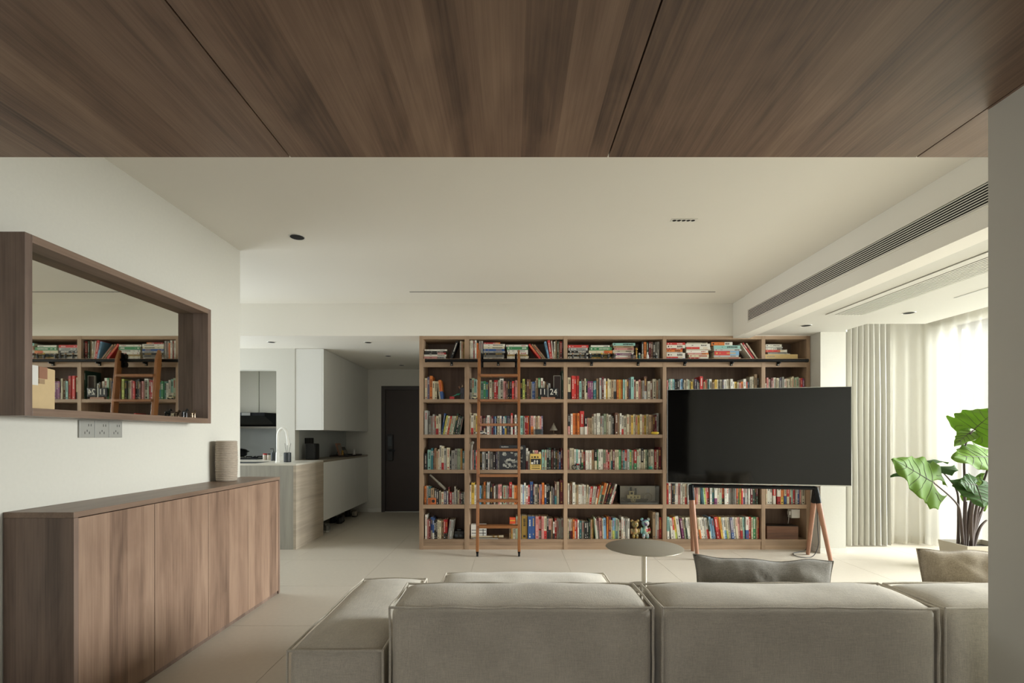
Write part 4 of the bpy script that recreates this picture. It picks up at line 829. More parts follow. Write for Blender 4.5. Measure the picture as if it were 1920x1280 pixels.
for L_ in cells.values():
    for i, b in enumerate(sorted([q for q in L_ if q['kind'] == 'up'], key=lambda q: q['x0'])): b['n'] = i
    stacks = sorted({round(q['x0'], 1) for q in L_ if q['kind'] == 'flat'})
    fl_ = sorted([q for q in L_ if q['kind'] == 'flat'], key=lambda q: (q['x0'] + q['x1']))
    grp = []
    for q in sorted([q for q in L_ if q['kind'] == 'flat'], key=lambda q: q['z']):
        for g in grp:
            if abs((g[0]['x0'] + g[0]['x1']) - (q['x0'] + q['x1'])) < .24: g.append(q); break
        else: grp.append([q])
    grp.sort(key=lambda g: g[0]['x0'])
    for si, g in enumerate(grp):
        for i, q in enumerate(g): q['n'] = i; q['stack'] = si; q['ns'] = len(grp)
def vis(b):
    if b['hid']: return -1
    a = (b['x1'] - b['x0']) * (b['h'] if b['kind'] == 'up' else b['th'])
    return a
ranked = sorted(BOOKS, key=vis, reverse=True)
own = set(id(b) for b in ranked[:300])
def base_label(b):
    c = b['c'].split('/')
    if b['kind'] == 'up':
        t = (b['x1'] - b['x0']) / SB; h = b['h'] / SB
        ad = ('thick ' if t > 5 else 'slim ' if t < 3.3 else '') + ('tall ' if h > 41.5 else 'short ' if h < 33 else '')
        ln = 'leaning ' if abs(b['lean']) > .05 else ''
        s = ad + ln + PAL[c[0]][1] + ' book' + (' with %s lower spine' % PAL[c[1]][1] if len(c) > 1 else '')
    else:
        t = b['th'] / SB; s = ('thick ' if t > 4.4 else 'thin ' if t < 3 else '') + 'flat-lying ' + PAL[c[0]][1] + ' book' + (' with %s spine end' % PAL[c[1]][1] if len(c) > 1 else '')
    return s
LOC = lambda b: ROWN[b['row']] + ', ' + BAYN[b['bay']]
cnt = {}
for b in BOOKS: k = (base_label(b), b['bay'], b['row']); cnt[k] = cnt.get(k, 0) + 1
STK = ['first stack from the hallway side', 'second stack from the hallway side', 'third stack from the hallway side']
def book_label(b):
    s = base_label(b); one = cnt[(s, b['bay'], b['row'])] == 1
    if one: return s + ', ' + LOC(b)
    if b['kind'] == 'up': return s + ', ' + ordw(b['n']) + ' from hallway side, ' + ROWN[b['row']] + ', ' + BAYN[b['bay']]
    return s + ', ' + ordw(b['n']) + ' up ' + (STK[b['stack']].replace(' from the hallway side', '') if b['ns'] > 1 else 'its stack') + ', ' + ROWN[b['row']] + ', ' + BAYN[b['bay']]
stuff = {}      # material -> MB for the books past the individual ones
for b in BOOKS:
    cvr, pg, tt, bd, tm, T, H, D = book_parts(b); M = book_matrix(b, T, H); c = b['c'].split('/')
    if id(b) in own:
        o = cvr.build('book', cov(c[0])); o.matrix_world = M
        tag(o, book_label(b), 'book', 'books on the ' + LOC(b))
        pg.build('page_block', 'page_paper', o, local=True)
        if tt.v: tt.build('spine_title', tm, o, local=True)['kind'] = 'stuff'
        if bd: bd.build('spine_band', cov(c[1]), o, local=True)
    else:
        for mb_, m_ in ((cvr, cov(c[0])), (pg, 'page_paper'), (tt, tm), (bd, cov(c[1]) if bd else None)):
            if mb_ is None or not mb_.v: continue
            q = stuff.setdefault(m_, MB()); n = len(q.v)
            q.v += [tuple(M @ Vector(v)) for v in mb_.v]; q.f += [tuple(i + n for i in f) for f in mb_.f]
allv = []; allf = []; mi = []; names = list(stuff)
for k, nme in enumerate(names):
    q = stuff[nme]; n = len(allv); allv += q.v; allf += [tuple(i + n for i in f) for f in q.f]; mi += [k] * len(q.f)
me = bpy.data.meshes.new('slim_books'); me.from_pydata(allv, [], allf)
for nme in names: me.materials.append(MATS[nme])
me.polygons.foreach_set('material_index', mi); me.update()
so = bpy.data.objects.new('slim_books', me); COL.objects.link(so)
tag(so, 'the many thin books filling the bookcase shelves between the larger ones', 'books', kind='stuff')

# ------------------------------------------------------------------ things standing on the shelves
def spot(x, row, y=None): return (x - 960) * SB, (SPY if y is None else y), SH[row]
FY0 = YB + .006       # front strip of a shelf, before the spines
# flip clock 11 24
x0 = bxx(1009.5); zc = SH[1]
ck = thing('flip_clock', (bxx(1027), YB + .016, zc), 'black flip clock showing 11 24 on a wooden foot', 'clock')
CY = YB + .004
MB().box(bxx(1014.5), bxx(1041), CY, CY + .024, zc, zc + .022).build('foot', 'leg_wood', ck)
MB().box(bxx(1026.7), bxx(1028.7), CY + .008, CY + .016, zc + .022, zc + .150).build('post', 'silver', ck)
CX = {}
for a, b, txt in ((1009.5, 1025.5, '11'), (1029.5, 1046, '24')):
    MB().box(bxx(a), bxx(b), CY, CY + .02, zc + .028, zc + .122).build('flap_case', 'toy_black', ck, bevel=.004)
    fc = bpy.data.curves.new('digits', 'FONT'); fc.body = txt; fc.size = .088; fc.extrude = .0006; fc.align_x = 'CENTER'; fc.align_y = 'CENTER'
    tmp = bpy.data.objects.new('digits', fc); COL.objects.link(tmp)
    dg = bpy.context.evaluated_depsgraph_get(); me = bpy.data.meshes.new_from_object(tmp.evaluated_get(dg)); bpy.data.objects.remove(tmp)
    me.transform(Matrix.Translation((bxx((a + b) / 2), CY - .0008, zc + .076)) @ Matrix.Rotation(PI / 2, 4, 'X') @ Matrix.Scale(.9, 4, (1, 0, 0)))
    me.materials.clear(); me.materials.append(MATS['text_white'])
    o = bpy.data.objects.new('digits', me); COL.objects.link(o); o.parent = ck; o.matrix_parent_inverse = Matrix.Translation(-root_loc(ck))
    MB().box(bxx(a) + .002, bxx(b) - .002, CY - .0004, CY + .001, zc + .0745, zc + .0758).build('flap_split', 'dark_gap', ck)
# grey picture frame behind the clock
t = thing('picture_frame', (bxx(1046), YB + .06, SH[1]), 'thin grey picture frame with a dark print beside the flip clock', 'picture frame')
a, b, z1 = bxx(1038.5), bxx(1052.8), bzz(702.5)
MB().box(a, a + .006, YB + .054, YB + .070, SH[1], z1).box(b - .006, b, YB + .054, YB + .070, SH[1], z1).box(a, b, YB + .054, YB + .070, z1 - .006, z1).box(a, b, YB + .054, YB + .070, SH[1], SH[1] + .006).build('frame', 'grey_plastic', t)
MB().box(a + .006, b - .006, YB + .060, YB + .068, SH[1] + .006, z1 - .006).build('print', mat('dark_print', '33201c', .4, var=(60, .5)), t)
# record sleeve and yellow card on the fourth shelf
t = thing('record_sleeve', (bxx(960), YB + .014, SH[3]), 'black record sleeve with a pale photograph, propped before the books', 'record sleeve')
a, b, z0, z1 = bxx(936.5), bxx(985.5), SH[3], bzz(834.5)
MB().box(a, b, YB + .012, YB + .017, z0, z1).build('sleeve', 'toy_black', t)
MB().box(a + .03, b - .035, YB + .0112, YB + .0125, z0 + .018, z1 - .075).build('photo_print', 'album_photo', t)
ti = MB()
for k in range(9): ti.box(a + .020 + k * .0088, a + .0262 + k * .0088, YB + .0112, YB + .0125, z1 - .022, z1 - .022 + (.010 if k in (0, 4) else .007))
ti.build('title_print', 'text_white', t)
MB().lathe([(.017, 0), (.017, .001), (.002, .0012)], 0, 0, 24).build('round_sticker', 'photo_grey', t)
st = [o for o in t.children if o.name.startswith('round_sticker')][0]
st.data.transform(Matrix.Translation((b - .045, YB + .0115, z1 - .030)) @ Matrix.Rotation(PI / 2, 4, 'X'))
t = thing('yellow_card', (bxx(1004.5), YB + .012, SH[3]), 'yellow printed card with black picture propped before the books', 'card')
a, b, z0, z1 = bxx(994), bxx(1015), SH[3], bzz(850.5)
MB().box(a, b, YB + .010, YB + .013, z0, z1).build('card', 'paper_yellow', t)
MB().box(a + .008, b - .004, YB + .0092, YB + .0102, z0 + .055, z0 + .118).build('picture_print', 'toy_black', t)
fg = MB()
for cx in (.045, .072):
    fg.box(a + cx, a + cx + .010, YB + .0084, YB + .0094, z0 + .062, z0 + .105).box(a + cx - .006, a + cx + .014, YB + .0084, YB + .0094, z0 + .085, z0 + .092)
fg.box(a + .010, a + .036, YB + .0084, YB + .0094, z0 + .060, z0 + .082).build('figure_print', 'text_white', t)
lt = MB()
for ch_, cx in (('A', .022), ('G', .052), ('A', .084)):
    lt.prism([(a + cx - .010, z0 + .127), (a + cx + .010, z0 + .127), (a + cx + .002, z0 + .148), (a + cx - .002, z0 + .148)], 'y', YB + .0088, YB + .0104) if ch_ == 'A' else lt.box(a + cx - .010, a + cx + .010, YB + .0088, YB + .0104, z0 + .127, z0 + .145)
for k in range(8): lt.box(a + .018 + k * .0112, a + .026 + k * .0112, YB + .0088, YB + .0104, z0 + .036, z0 + .044).box(a + .018 + k * .0112, a + .026 + k * .0112, YB + .0088, YB + .0104, z0 + .012, z0 + .021)
lt.build('letter_print', 'text_dark', t)
# small toys
def toy_car(x, row, l, m, ln=.115, y=YB + .018):
    c = thing('toy_car', (bxx(x), y, SH[row]), l, 'toy car'); X = bxx(x); z = SH[row]
    MB().prism([(X - ln / 2, z + .008), (X + ln / 2, z + .008), (X + ln / 2, z + .022), (X + ln * .30, z + .026), (X + ln * .14, z + .042), (X - ln * .26, z + .042), (X - ln * .40, z + .026), (X - ln / 2, z + .024)], 'y', y - .014, y + .014).build('body', m, c, bevel=.002)
    MB().prism([(X + ln * .27, z + .0265), (X + ln * .13, z + .0395), (X - ln * .25, z + .0395), (X - ln * .36, z + .0265)], 'y', y - .0148, y + .0148).build('windows', 'black_plastic', c)
    for sx in (-.3, .3):
        for sy in (-.0125, .0125): MB().tube([(X + sx * ln, y + sy - .003, z + .009), (X + sx * ln, y + sy + .003, z + .009)], .009, 14).build('wheel', 'toy_black', c)
toy_car(901.5, 2, 'white toy police car before the third shelf books behind the ladder', 'toy_white')
toy_car(890.5, 1, 'small cream and black toy car at the end of the second shelf, ladder bay', mat('toy_cream', 'c8c29c', .4), .075)
t = thing('toy_crane', (bxx(852), YB + .05, SH[1]), 'red and green plastic toy truck on the hallway end bay', 'toy')
MB().box(bxx(842), bxx(851), YB + .03, YB + .07, SH[1], SH[1] + .032).build('cab', 'toy_red', t, bevel=.006)
MB().prism([(bxx(846), SH[1] + .034), (bxx(850), SH[1] + .034), (bxx(863), SH[1] + .064), (bxx(862), SH[1] + .07)], 'y', YB + .042, YB + .058).build('arm', 'toy_green', t)
MB().ball((bxx(858), YB + .05, SH[1] + .055), (.022, .012, .012)).build('bucket', 'toy_green', t, smooth=True)
t = thing('robot_toy', (bxx(866), YB + .06, SH[1]), 'dark standing robot toy in the corner of the hallway end bay', 'toy')
MB().box(bxx(863), bxx(865.6), YB + .045, YB + .07, SH[1], SH[1] + .06).build('leg', 'toy_black', t); MB().box(bxx(866.4), bxx(869), YB + .045, YB + .07, SH[1], SH[1] + .06).build('leg', 'toy_black', t)
MB().box(bxx(862), bxx(870), YB + .042, YB + .075, SH[1] + .06, SH[1] + .13).build('body', mat('toy_navy', '23222e', .4), t, bevel=.005)
MB().box(bxx(864.4), bxx(868), YB + .046, YB + .07, SH[1] + .13, SH[1] + .162).build('head', 'brass_fig', t, bevel=.004)
MB().tube([(bxx(862), YB + .058, SH[1] + .12), (bxx(859.5), YB + .05, SH[1] + .142)], .008, 8).build('arm', 'leg_wood', t)
t = thing('toy_radio', (bxx(809.5), YB + .014, SH[4]), 'small orange wooden radio before the fifth shelf books', 'radio')
MB().box(bxx(802), bxx(817), YB + .003, YB + .026, SH[4], SH[4] + .072).build('case', 'orange_paint', t, bevel=.006)
MB().lathe([(.017, 0), (.017, .002), (.006, .004)], 0, 0, 20).build('dial', 'toy_black', t)
[o for o in t.children if o.name.startswith('dial')][0].data.transform(Matrix.Translation((bxx(812.5), YB + .003, SH[4] + .038)) @ Matrix.Rotation(PI / 2, 4, 'X'))
sg = MB()
for k in range(4): sg.box(bxx(803.4), bxx(807.6), YB + .0018, YB + .0034, SH[4] + .018 + k * .012, SH[4] + .022 + k * .012)
sg.build('grille', 'text_dark', t)
t = thing('telescope', (bxx(826), YB + .10, bzz(918)), 'grey brass telescope leaning across the fifth shelf', 'telescope')
A_ = Vector((bxx(834.6), YB + .06, SH[4] + .1552)); B_ = Vector((bxx(804.5), YB + .06, bzz(890.5)))
MB().tube([A_, A_.lerp(B_, .45)], .0145, 14).build('main_tube', 'bone', t, smooth=True)
MB().tube([A_.lerp(B_, .42), B_], .010, 14).build('draw_tube', 'bone', t, smooth=True)
MB().tube([A_.lerp(B_, -.03), A_.lerp(B_, .02)], .017, 14).build('eyepiece', 'toy_black', t, smooth=True)
t = thing('film_camera', (bxx(860), YB + .06, SH[5]), 'black folding camera in the bottom corner of the hallway end bay', 'camera')
MB().box(bxx(850.6), bxx(869.6), YB + .04, YB + .10, SH[5], SH[5] + .085).build('body', 'black_plastic', t, bevel=.01)
for x in (855, 864):
    m = MB().lathe([(.018, 0), (.018, .012), (.012, .016)], 0, 0, 18).build('lens', 'ceramic_dark', t, smooth=True)
    m.data.transform(Matrix.Translation((bxx(x), YB + .04, SH[5] + .035)) @ Matrix.Rotation(PI / 2, 4, 'X'))
MB().box(bxx(856), bxx(864), YB + .05, YB + .085, SH[5] + .085, SH[5] + .105).build('viewfinder', 'toy_black', t, bevel=.004)
# carved bone-like statuette, lamp-shaped ornament
t = thing('carved_staff', (bxx(883), YB + .018, SH[3]), 'tall pale carved statuette with a knobbed head beside the ladder', 'statuette')
MB().tube([(bxx(882.6), YB + .018, SH[3] + .0), (bxx(882.4), YB + .018, SH[3] + .10), (bxx(883.2), YB + .018, SH[3] + .20), (bxx(884.2), YB + .018, SH[3] + .275)], [.016, .013, .012, .015], 12).build('shaft', 'bone', t, smooth=True)
MB().ball((bxx(885.4), YB + .018, SH[3] + .292), (.020, .014, .018)).ball((bxx(882.2), YB + .018, SH[3] + .288), (.012, .011, .012)).build('head', 'bone', t, smooth=True)
t = thing('tree_ornament', (bxx(1039), YB + .06, SH[2]), 'small cone-topped tree ornament on a thin stem', 'ornament')
MB().lathe([(.04, 0), (.04, .004), (.012, .007)], bxx(1039), YB + .06, 20, SH[2]).build('base', 'brass_fig', t, smooth=True)
MB().tube([(bxx(1039), YB + .06, SH[2] + .006), (bxx(1039), YB + .06, SH[2] + .05)], .004, 8).build('stem', 'brass_fig', t)
MB().lathe([(.044, 0), (.034, .022), (.030, .024), (.018, .052), (.013, .054), (.002, .082)], bxx(1039), YB + .06, 20, SH[2] + .045).build('cone', 'bone', t, smooth=True)
# acrylic photo block, white box, horn, orange cube on ladder bay
t = thing('acrylic_photo_block', (bxx(1010), YB + .014, SH[2]), 'small grey photo block before the third shelf books', 'photo')
MB().box(bxx(1003), bxx(1018), YB + .006, YB + .020, SH[2], SH[2] + .062).build('block', 'clear_acrylic', t); MB().box(bxx(1003.6), bxx(1017.4), YB + .012, YB + .0135, SH[2] + .003, SH[2] + .058).build('photo', mat('photo_blue', '5c6468', .5, var=(40, .4)), t)
t = thing('white_card_box', (bxx(897), YB + .05, SH[5]), 'white card box tied with black bands on the bottom shelf', 'box')
MB().box(bxx(882.5), bxx(911), YB + .05, YB + .13, SH[5], SH[5] + .150).build('box', 'toy_white', t)
bn = MB().box(bxx(883.6), bxx(911), YB + .0492, YB + .0505, SH[5] + .088, SH[5] + .094).box(bxx(883.6), bxx(911), YB + .0492, YB + .0505, SH[5] + .055, SH[5] + .062).box(bxx(905), bxx(906), YB + .049, YB + .0502, SH[5] + .03, SH[5] + .105)
bn.build('band', 'text_dark', t)
t = thing('wooden_flute', (bxx(913), YB + .028, SH[5]), 'pale flute lying on a thin board on the bottom shelf', 'flute')
MB().box(bxx(887), bxx(934), YB + .016, YB + .040, SH[5], SH[5] + .012).build('stand', 'bone', t)
MB().tube([(bxx(883), YB + .028, SH[5] + .024), (bxx(925), YB + .028, SH[5] + .026), (bxx(944), YB + .028, SH[5] + .028)], [.010, .009, .014], 12).build('pipe', mat('ivory_wood', 'b5a88c', .5), t, smooth=True)
for x in (926, 934): MB().tube([(bxx(x) - .006, YB + .028, SH[5] + .0265), (bxx(x) + .006, YB + .028, SH[5] + .027)], .0155, 12).build('ring', 'gold', t, smooth=True)
t = thing('orange_cube', (bxx(960.5), YB + .05, SH[5]), 'glossy orange cube box on the short books beside the ladder', 'box')
zb = SH[5] + 28 * SB + .001
MB().box(bxx(955.4), bxx(966.4), YB + .033, YB + .093, zb, zb + .068).build('box', 'orange_red', t, bevel=.002)
MB().box(bxx(955.4) + .004, bxx(966.4) - .004, YB + .0322, YB + .0335, zb + .030, zb + .040).build('label_print', 'toy_yellow', t)
# figurines along the top shelf before the lying books
FG = [(1074, 'toy_skin', 'in a dark coat before the red-topped book stack'), (1088, 'toy_skin', 'with a pale face before the red-topped book stack'), (1098, 'toy_black', 'all black beside the first book stack'), (1107, 'toy_white', 'with a white head between the first two book stacks'), (1128.5, 'toy_yellow', 'with a yellow head before the green book stack'), (1141, 'toy_skin', 'at the far end of the green book stack'), (1152.6, 'toy_skin', 'before the purple-spined book stack'), (1186, 'toy_white', 'with a white cap beside the purple-spined book stack')]
for x, hm, w in FG:
    t = thing('toy_figurine', (bxx(x), YB + .013, SH[0]), 'tiny figurine ' + w, 'figurine', 'figurines on the top shelf'); X = bxx(x); z = SH[0]; y = YB + .013
    for sx in (-.0055, .0055): MB().tube([(X + sx, y, z), (X + sx, y, z + .022)], .0045, 8).build('leg', 'toy_black', t)
    MB().lathe([(.011, 0), (.012, .008), (.009, .024), (.005, .028)], X, y, 12, z + .020).build('body', mat('toy_coat', '3a3936', .5), t, smooth=True)
    MB().ball((X, y, z + .055), .009).build('head', hm, t, smooth=True)
    for sx in (-1, 1): MB().tube([(X + sx * .010, y, z + .044), (X + sx * .014, y - .003, z + .026)], .0035, 6).build('arm', 'toy_coat', t)
t = thing('brass_statuette', (bxx(1193.5), YB + .014, SH[0]), 'slender brass statuette with round head on the top shelf', 'statuette')
MB().lathe([(.013, 0), (.013, .006), (.006, .012), (.006, .05), (.010, .075), (.006, .092)], bxx(1193.8), YB + .014, 14, SH[0]).build('body', 'gold', t, smooth=True); MB().ball((bxx(1193.8), YB + .014, SH[0] + .106), (.013, .011, .017)).build('head', 'gold', t, smooth=True)
t = thing('astronaut_figurine', (bxx(1198.6), YB + .014, SH[0]), 'teal figurine with grey helmet on the top shelf', 'figurine')
MB().lathe([(.012, 0), (.013, .012), (.010, .036), (.005, .040)], bxx(1199), YB + .014, 14, SH[0]).build('body', 'teal_plastic', t, smooth=True); MB().ball((bxx(1199), YB + .014, SH[0] + .052), .0135).build('helmet', 'grey_plastic', t, smooth=True)
t = thing('white_vase', (bxx(1214.6), YB + .014, SH[0]), 'little white bottle vase before the top shelf books', 'vase')
MB().lathe([(.010, 0), (.013, .010), (.013, .034), (.006, .050), (.007, .070), (.006, .072)], bxx(1214.6), YB + .014, 16, SH[0]).build('body', 'toy_white', t, smooth=True)
MB().lathe([(.0072, 0), (.0072, .004)], bxx(1214.6), YB + .014, 16, SH[0] + .069).build('rim', 'silver', t)
t = thing('bust', (bxx(1231), YB + .014, SH[0]), 'small dark bust before the grey top shelf books', 'statuette')
MB().lathe([(.012, 0), (.010, .010), (.015, .028), (.007, .038)], bxx(1231), YB + .014, 14, SH[0]).build('shoulders', 'toy_black', t, smooth=True); MB().ball((bxx(1231), YB + .014, SH[0] + .050), (.010, .010, .013)).build('head', 'grey_plastic', t, smooth=True)
# model bicycle, green gem ornament, yellow toy
t = thing('model_motorcycle', (bxx(1084), YB + .012, SH[3]), 'small dark model motorcycle before the fourth shelf books', 'model'); z = SH[3]; y = YB + .012
for x in (1077, 1091):
    w = MB()
    pts = [(bxx(x) + .024 * math.cos(a), y, z + .027 + .024 * math.sin(a)) for a in [2 * PI * k / 20 for k in range(21)]]
    MB().tube(pts, .004, 6, cap=False).build('wheel', 'toy_black', t)
    MB().tube([(bxx(x), y - .004, z + .027), (bxx(x), y + .004, z + .027)], .007, 10).build('hub', 'silver', t)
MB().tube([(bxx(1077), y, z + .027), (bxx(1080), y, z + .058), (bxx(1081), y, z + .075)], .004, 6).tube([(bxx(1080), y, z + .055), (bxx(1086), y, z + .05), (bxx(1091), y, z + .027)], .005, 6).build('frame', 'toy_black', t)
MB().ball((bxx(1083.4), y, z + .057), (.016, .007, .009)).build('tank', 'toy_red', t, smooth=True); MB().box(bxx(1085), bxx(1090), y - .006, y + .006, z + .054, z + .062).build('seat', 'toy_black', t); MB().box(bxx(1081), bxx(1087), y - .007, y + .007, z + .02, z + .045).build('engine', 'silver', t)
MB().tube([(bxx(1081), y - .018, z + .078), (bxx(1081), y + .010, z + .078)], .003, 6).build('handlebar', 'silver', t)
t = thing('green_crab_ornament', (bxx(1220), YB + .012, SH[3]), 'green glass animal ornament before the fourth shelf books', 'ornament')
g = MB().ball((bxx(1220), YB + .012, SH[3] + .024), (.021, .012, .020), 8, 6)
g.build('body', 'toy_green', t)
for sx in (-1, 1):
    MB().tube([(bxx(1220) + sx * .012, YB + .012, SH[3] + .012), (bxx(1220) + sx * .022, YB + .012, SH[3])], .004, 6).build('leg', 'toy_green', t); MB().ball((bxx(1220) + sx * .007, YB + .0035, SH[3] + .034), .0035).build('eye', 'toy_white', t)
t = thing('yellow_toy_boat', (bxx(1229), YB + .014, SH[2]), 'squat yellow toy boat at the end of the third shelf', 'toy')
MB().ball((bxx(1229), YB + .014, SH[2] + .0165), (.045, .014, .0165)).build('hull', 'toy_yellow', t, smooth=True); MB().box(bxx(1226.6), bxx(1232.4), YB + .006, YB + .022, SH[2] + .028, SH[2] + .052).build('cabin', 'cover_maroon', t, bevel=.003)
# model ship in a clear case
t = thing('display_case', (bxx(1199), YB + .09, SH[4]), 'clear acrylic case holding the model ship', 'case')
a, b, z0, z1 = bxx(1163), bxx(1237), SH[4], bzz(911)
MB().box(a, b, YB + .02, YB + .18, z0, z0 + .006).build('base', 'toy_black', t)
for (q0, q1, r0, r1, s0, s1) in ((a, b, YB + .02, YB + .023, z0 + .006, z1), (a, b, YB + .177, YB + .18, z0 + .006, z1), (a, a + .003, YB + .023, YB + .177, z0 + .006, z1), (b - .003, b, YB + .023, YB + .177, z0 + .006, z1), (a, b, YB + .02, YB + .18, z1, z1 + .003)):
    MB().box(q0, q1, r0, r1, s0, s1).build('pane', 'clear_acrylic', t)
MB().box(a + .006, b - .006, YB + .150, YB + .154, z0 + .006, z1 - .004).build('haze_backdrop', mat('haze_grey', 'a8a193', .6, var=(16, .12)), t)  # backdrop card added; its grey stands in for reflection haze on the case
for xa_, xb_, h_ in ((1184, 1190, .165), (1193, 1202, .145), (1219, 1225, .160)): MB().box(bxx(xa_), bxx(xb_), YB + .1485, YB + .150, z0 + .006, z0 + h_).build('skyline_print', 'grey_plastic', t)
t = thing('model_ship', (bxx(1198), YB + .09, SH[4] + .006), 'cream model steam ship with paddle wheel inside the clear case', 'model ship')
z = SH[4] + .0065; y = YB + .09
MB().box(a + .012, b - .012, YB + .032, YB + .145, z, z + .008).build('sea_base', mat('sea_white', 'a9aeb0', .4, var=(40, .3)), t)
MB().hexa([(bxx(1180), y - .014, z + .012), (bxx(1215), y - .014, z + .012), (bxx(1215), y + .014, z + .012), (bxx(1180), y + .014, z + .012)], [(bxx(1168), y - .022, z + .052), (bxx(1219), y - .026, z + .044), (bxx(1219), y + .026, z + .044), (bxx(1168), y + .022, z + .052)]).build('hull', mat('hull_dark', '4c4a41', .5), t)
MB().box(bxx(1179), bxx(1204), y - .022, y + .022, z + .046, z + .088).build('deckhouse', mat('ship_cream', 'c4b991', .6), t)
wh = MB().box(bxx(1183), bxx(1192), y - .018, y + .018, z + .088, z + .128).build('bridge', 'ship_cream', t); MB().box(bxx(1185.4), bxx(1189.6), y - .0186, y - .0178, z + .096, z + .120).build('window', 'text_dark', wh)
MB().box(bxx(1181.6), bxx(1193.4), y - .02, y + .02, z + .128, z + .132).build('roof', 'ship_cream', t)
for x in (1186, 1193, 1199): MB().box(bxx(x - 1), bxx(x + 1), y - .0228, y - .0218, z + .058, z + .074).build('porthole', 'text_dark', t)
pts = [(bxx(1190) + .026 * math.cos(a), y - .028, z + .036 + .026 * math.sin(a)) for a in [2 * PI * k / 8 for k in range(9)]]
MB().tube(pts, .003, 6, cap=False).build('paddle_wheel', 'ship_cream', t)
for k in range(4):
    a_ = PI * k / 4; MB().tube([(bxx(1190) - .026 * math.cos(a_), y - .028, z + .036 - .026 * math.sin(a_)), (bxx(1190) + .026 * math.cos(a_), y - .028, z + .036 + .026 * math.sin(a_))], .002, 6).build('paddle_spoke', 'ship_cream', t)
pts = [(bxx(1219) + .045 * math.cos(a), y, z + .062 + .045 * math.sin(a)) for a in [2 * PI * k / 24 for k in range(25)]]
MB().tube(pts, .004, 6, cap=False).build('stern_wheel', 'bone', t)
for k in range(6):
    a_ = PI * k / 6; MB().tube([(bxx(1219) - .044 * math.cos(a_), y, z + .062 - .044 * math.sin(a_)), (bxx(1219) + .044 * math.cos(a_), y, z + .062 + .044 * math.sin(a_))], .002, 6).build('wheel_spoke', 'bone', t)
for x in (1174, 1208): MB().tube([(bxx(x), y, z + .04), (bxx(x), y, z + .105)], .0025, 6).build('mast', 'bone', t)
for x, h in ((1187, .172), (1196, .160)): MB().tube([(bxx(x), y + .01, z + .085), (bxx(x), y + .01, z + h)], .011, 12).build('funnel', 'hull_dark', t)
# two teddy bear figures
def bear(x, l, m, h):
    t = thing('bear_figure', (bxx(x), YB + .055, SH[5]), l, 'bear figure'); X = bxx(x); y = YB + .055; z = SH[5]; s = h / .235
    b = MB()
    b.ball((X, y, z + .085 * s), (.037 * s, .032 * s, .052 * s), 16, 12)
    for sx in (-1, 1):
        b.ball((X + sx * .021 * s, y - .008 * s, z + .030 * s), (.019 * s, .024 * s, .031 * s), 14, 10)
        b.ball((X + sx * .043 * s, y - .004, z + .088 * s), (.015 * s, .017 * s, .036 * s), 14, 10)
    o = b.build('body', m, t, smooth=True)
    hd = MB().ball((X, y - .002, z + .170 * s), (.043 * s, .038 * s, .042 * s), 18, 14).ball((X, y - .036 * s, z + .158 * s), (.018 * s, .014 * s, .014 * s)).build('head', m, t, smooth=True)
    for sx in (-1, 1):
        MB().ball((X + sx * .036 * s, y + .002, z + .210 * s), (.018 * s, .010 * s, .018 * s)).build('ear', m, t, smooth=True)
        MB().ball((X + sx * .015 * s, y - .038 * s, z + .178 * s), .004 * s).build('eye', 'toy_black', hd, smooth=True)
    MB().ball((X, y - .050 * s, z + .162 * s), (.006 * s, .004 * s, .004 * s)).build('nose', 'toy_black', hd, smooth=True)
bear(1192.9, 'gold patterned teddy bear figure on the bottom shelf', 'bear_gold', .213)
bear(1212.4, 'aqua, white and red teddy bear figure on the bottom shelf', 'bear_colour', .232)
# pillar end bay: beige flat box, wooden box, adapter
t = thing('flat_box', (bxx(1467), YB + .08, SH[0]), 'pale yellow flat box under the stacked books by the pillar', 'box')
# the stack of the pillar bay stands on this box
MB().box(bxx(1436.2), bxx(1498), YB + .020, YB + .20, SH[0], SH[0] + 8.6 * SB).build('box', mat('box_cream', 'c7ab72', .6, var=(26, .12)), t, bevel=.001)
lt = MB()
for k in range(5): lt.box(bxx(1440 + k * 3), bxx(1441.6 + k * 3), YB + .0192, YB + .0202, SH[0] + .018, SH[0] + .032)
lt.build('letter_print', 'photo_grey', t)
for o in list(bpy.data.objects):
    if o.get('category') == 'book' and 'pillar end bay' in o.get('label', '') and 'top shelf' in o.get('label', ''):
        o.location.z += 8.6 * SB + .0005
sm = so.data
zlim = SH[0] + 8.6 * SB
for v in sm.vertices:
    if v.co.x > bxx(1435) and v.co.z > SH[0] - .001: v.co.z += 8.6 * SB + .0005
t = thing('wooden_box', (bxx(1470), YB + .09, SH[5]), 'rough brown wooden box in the bottom of the pillar end bay', 'box', rotz=-.06)
MB().box(-.165, .165, -.07, .08, .0, .138).build('body', 'box_wood', t, local=True, bevel=.002)
MB().box(-.165, .165, -.07, .08, .1385, .1415).build('lid', 'door_wood_dark', t, local=True)
t = thing('power_adapter', (bxx(1503), YB + .22, bzz(975)), 'white plug-in power adapter on the bookcase side', 'adapter')
MB().box(bxx(1496), bxx(1512.2), YB + .12, YB + .20, bzz(974.5), bzz(957.5)).build('body', 'white_plastic', t, bevel=.004)
MB().box(bxx(1493.5), bxx(1496.2), YB + .14, YB + .18, bzz(969), bzz(962)).build('plug', 'white_plastic', t)
MB().tube([(bxx(1494.6), YB + .16, bzz(969)), (bxx(1494.3), YB + .16, bzz(978)), (bxx(1493.5), YB + .165, SH[5] + .1425)], .003, 6).build('lead', 'white_plastic', t)

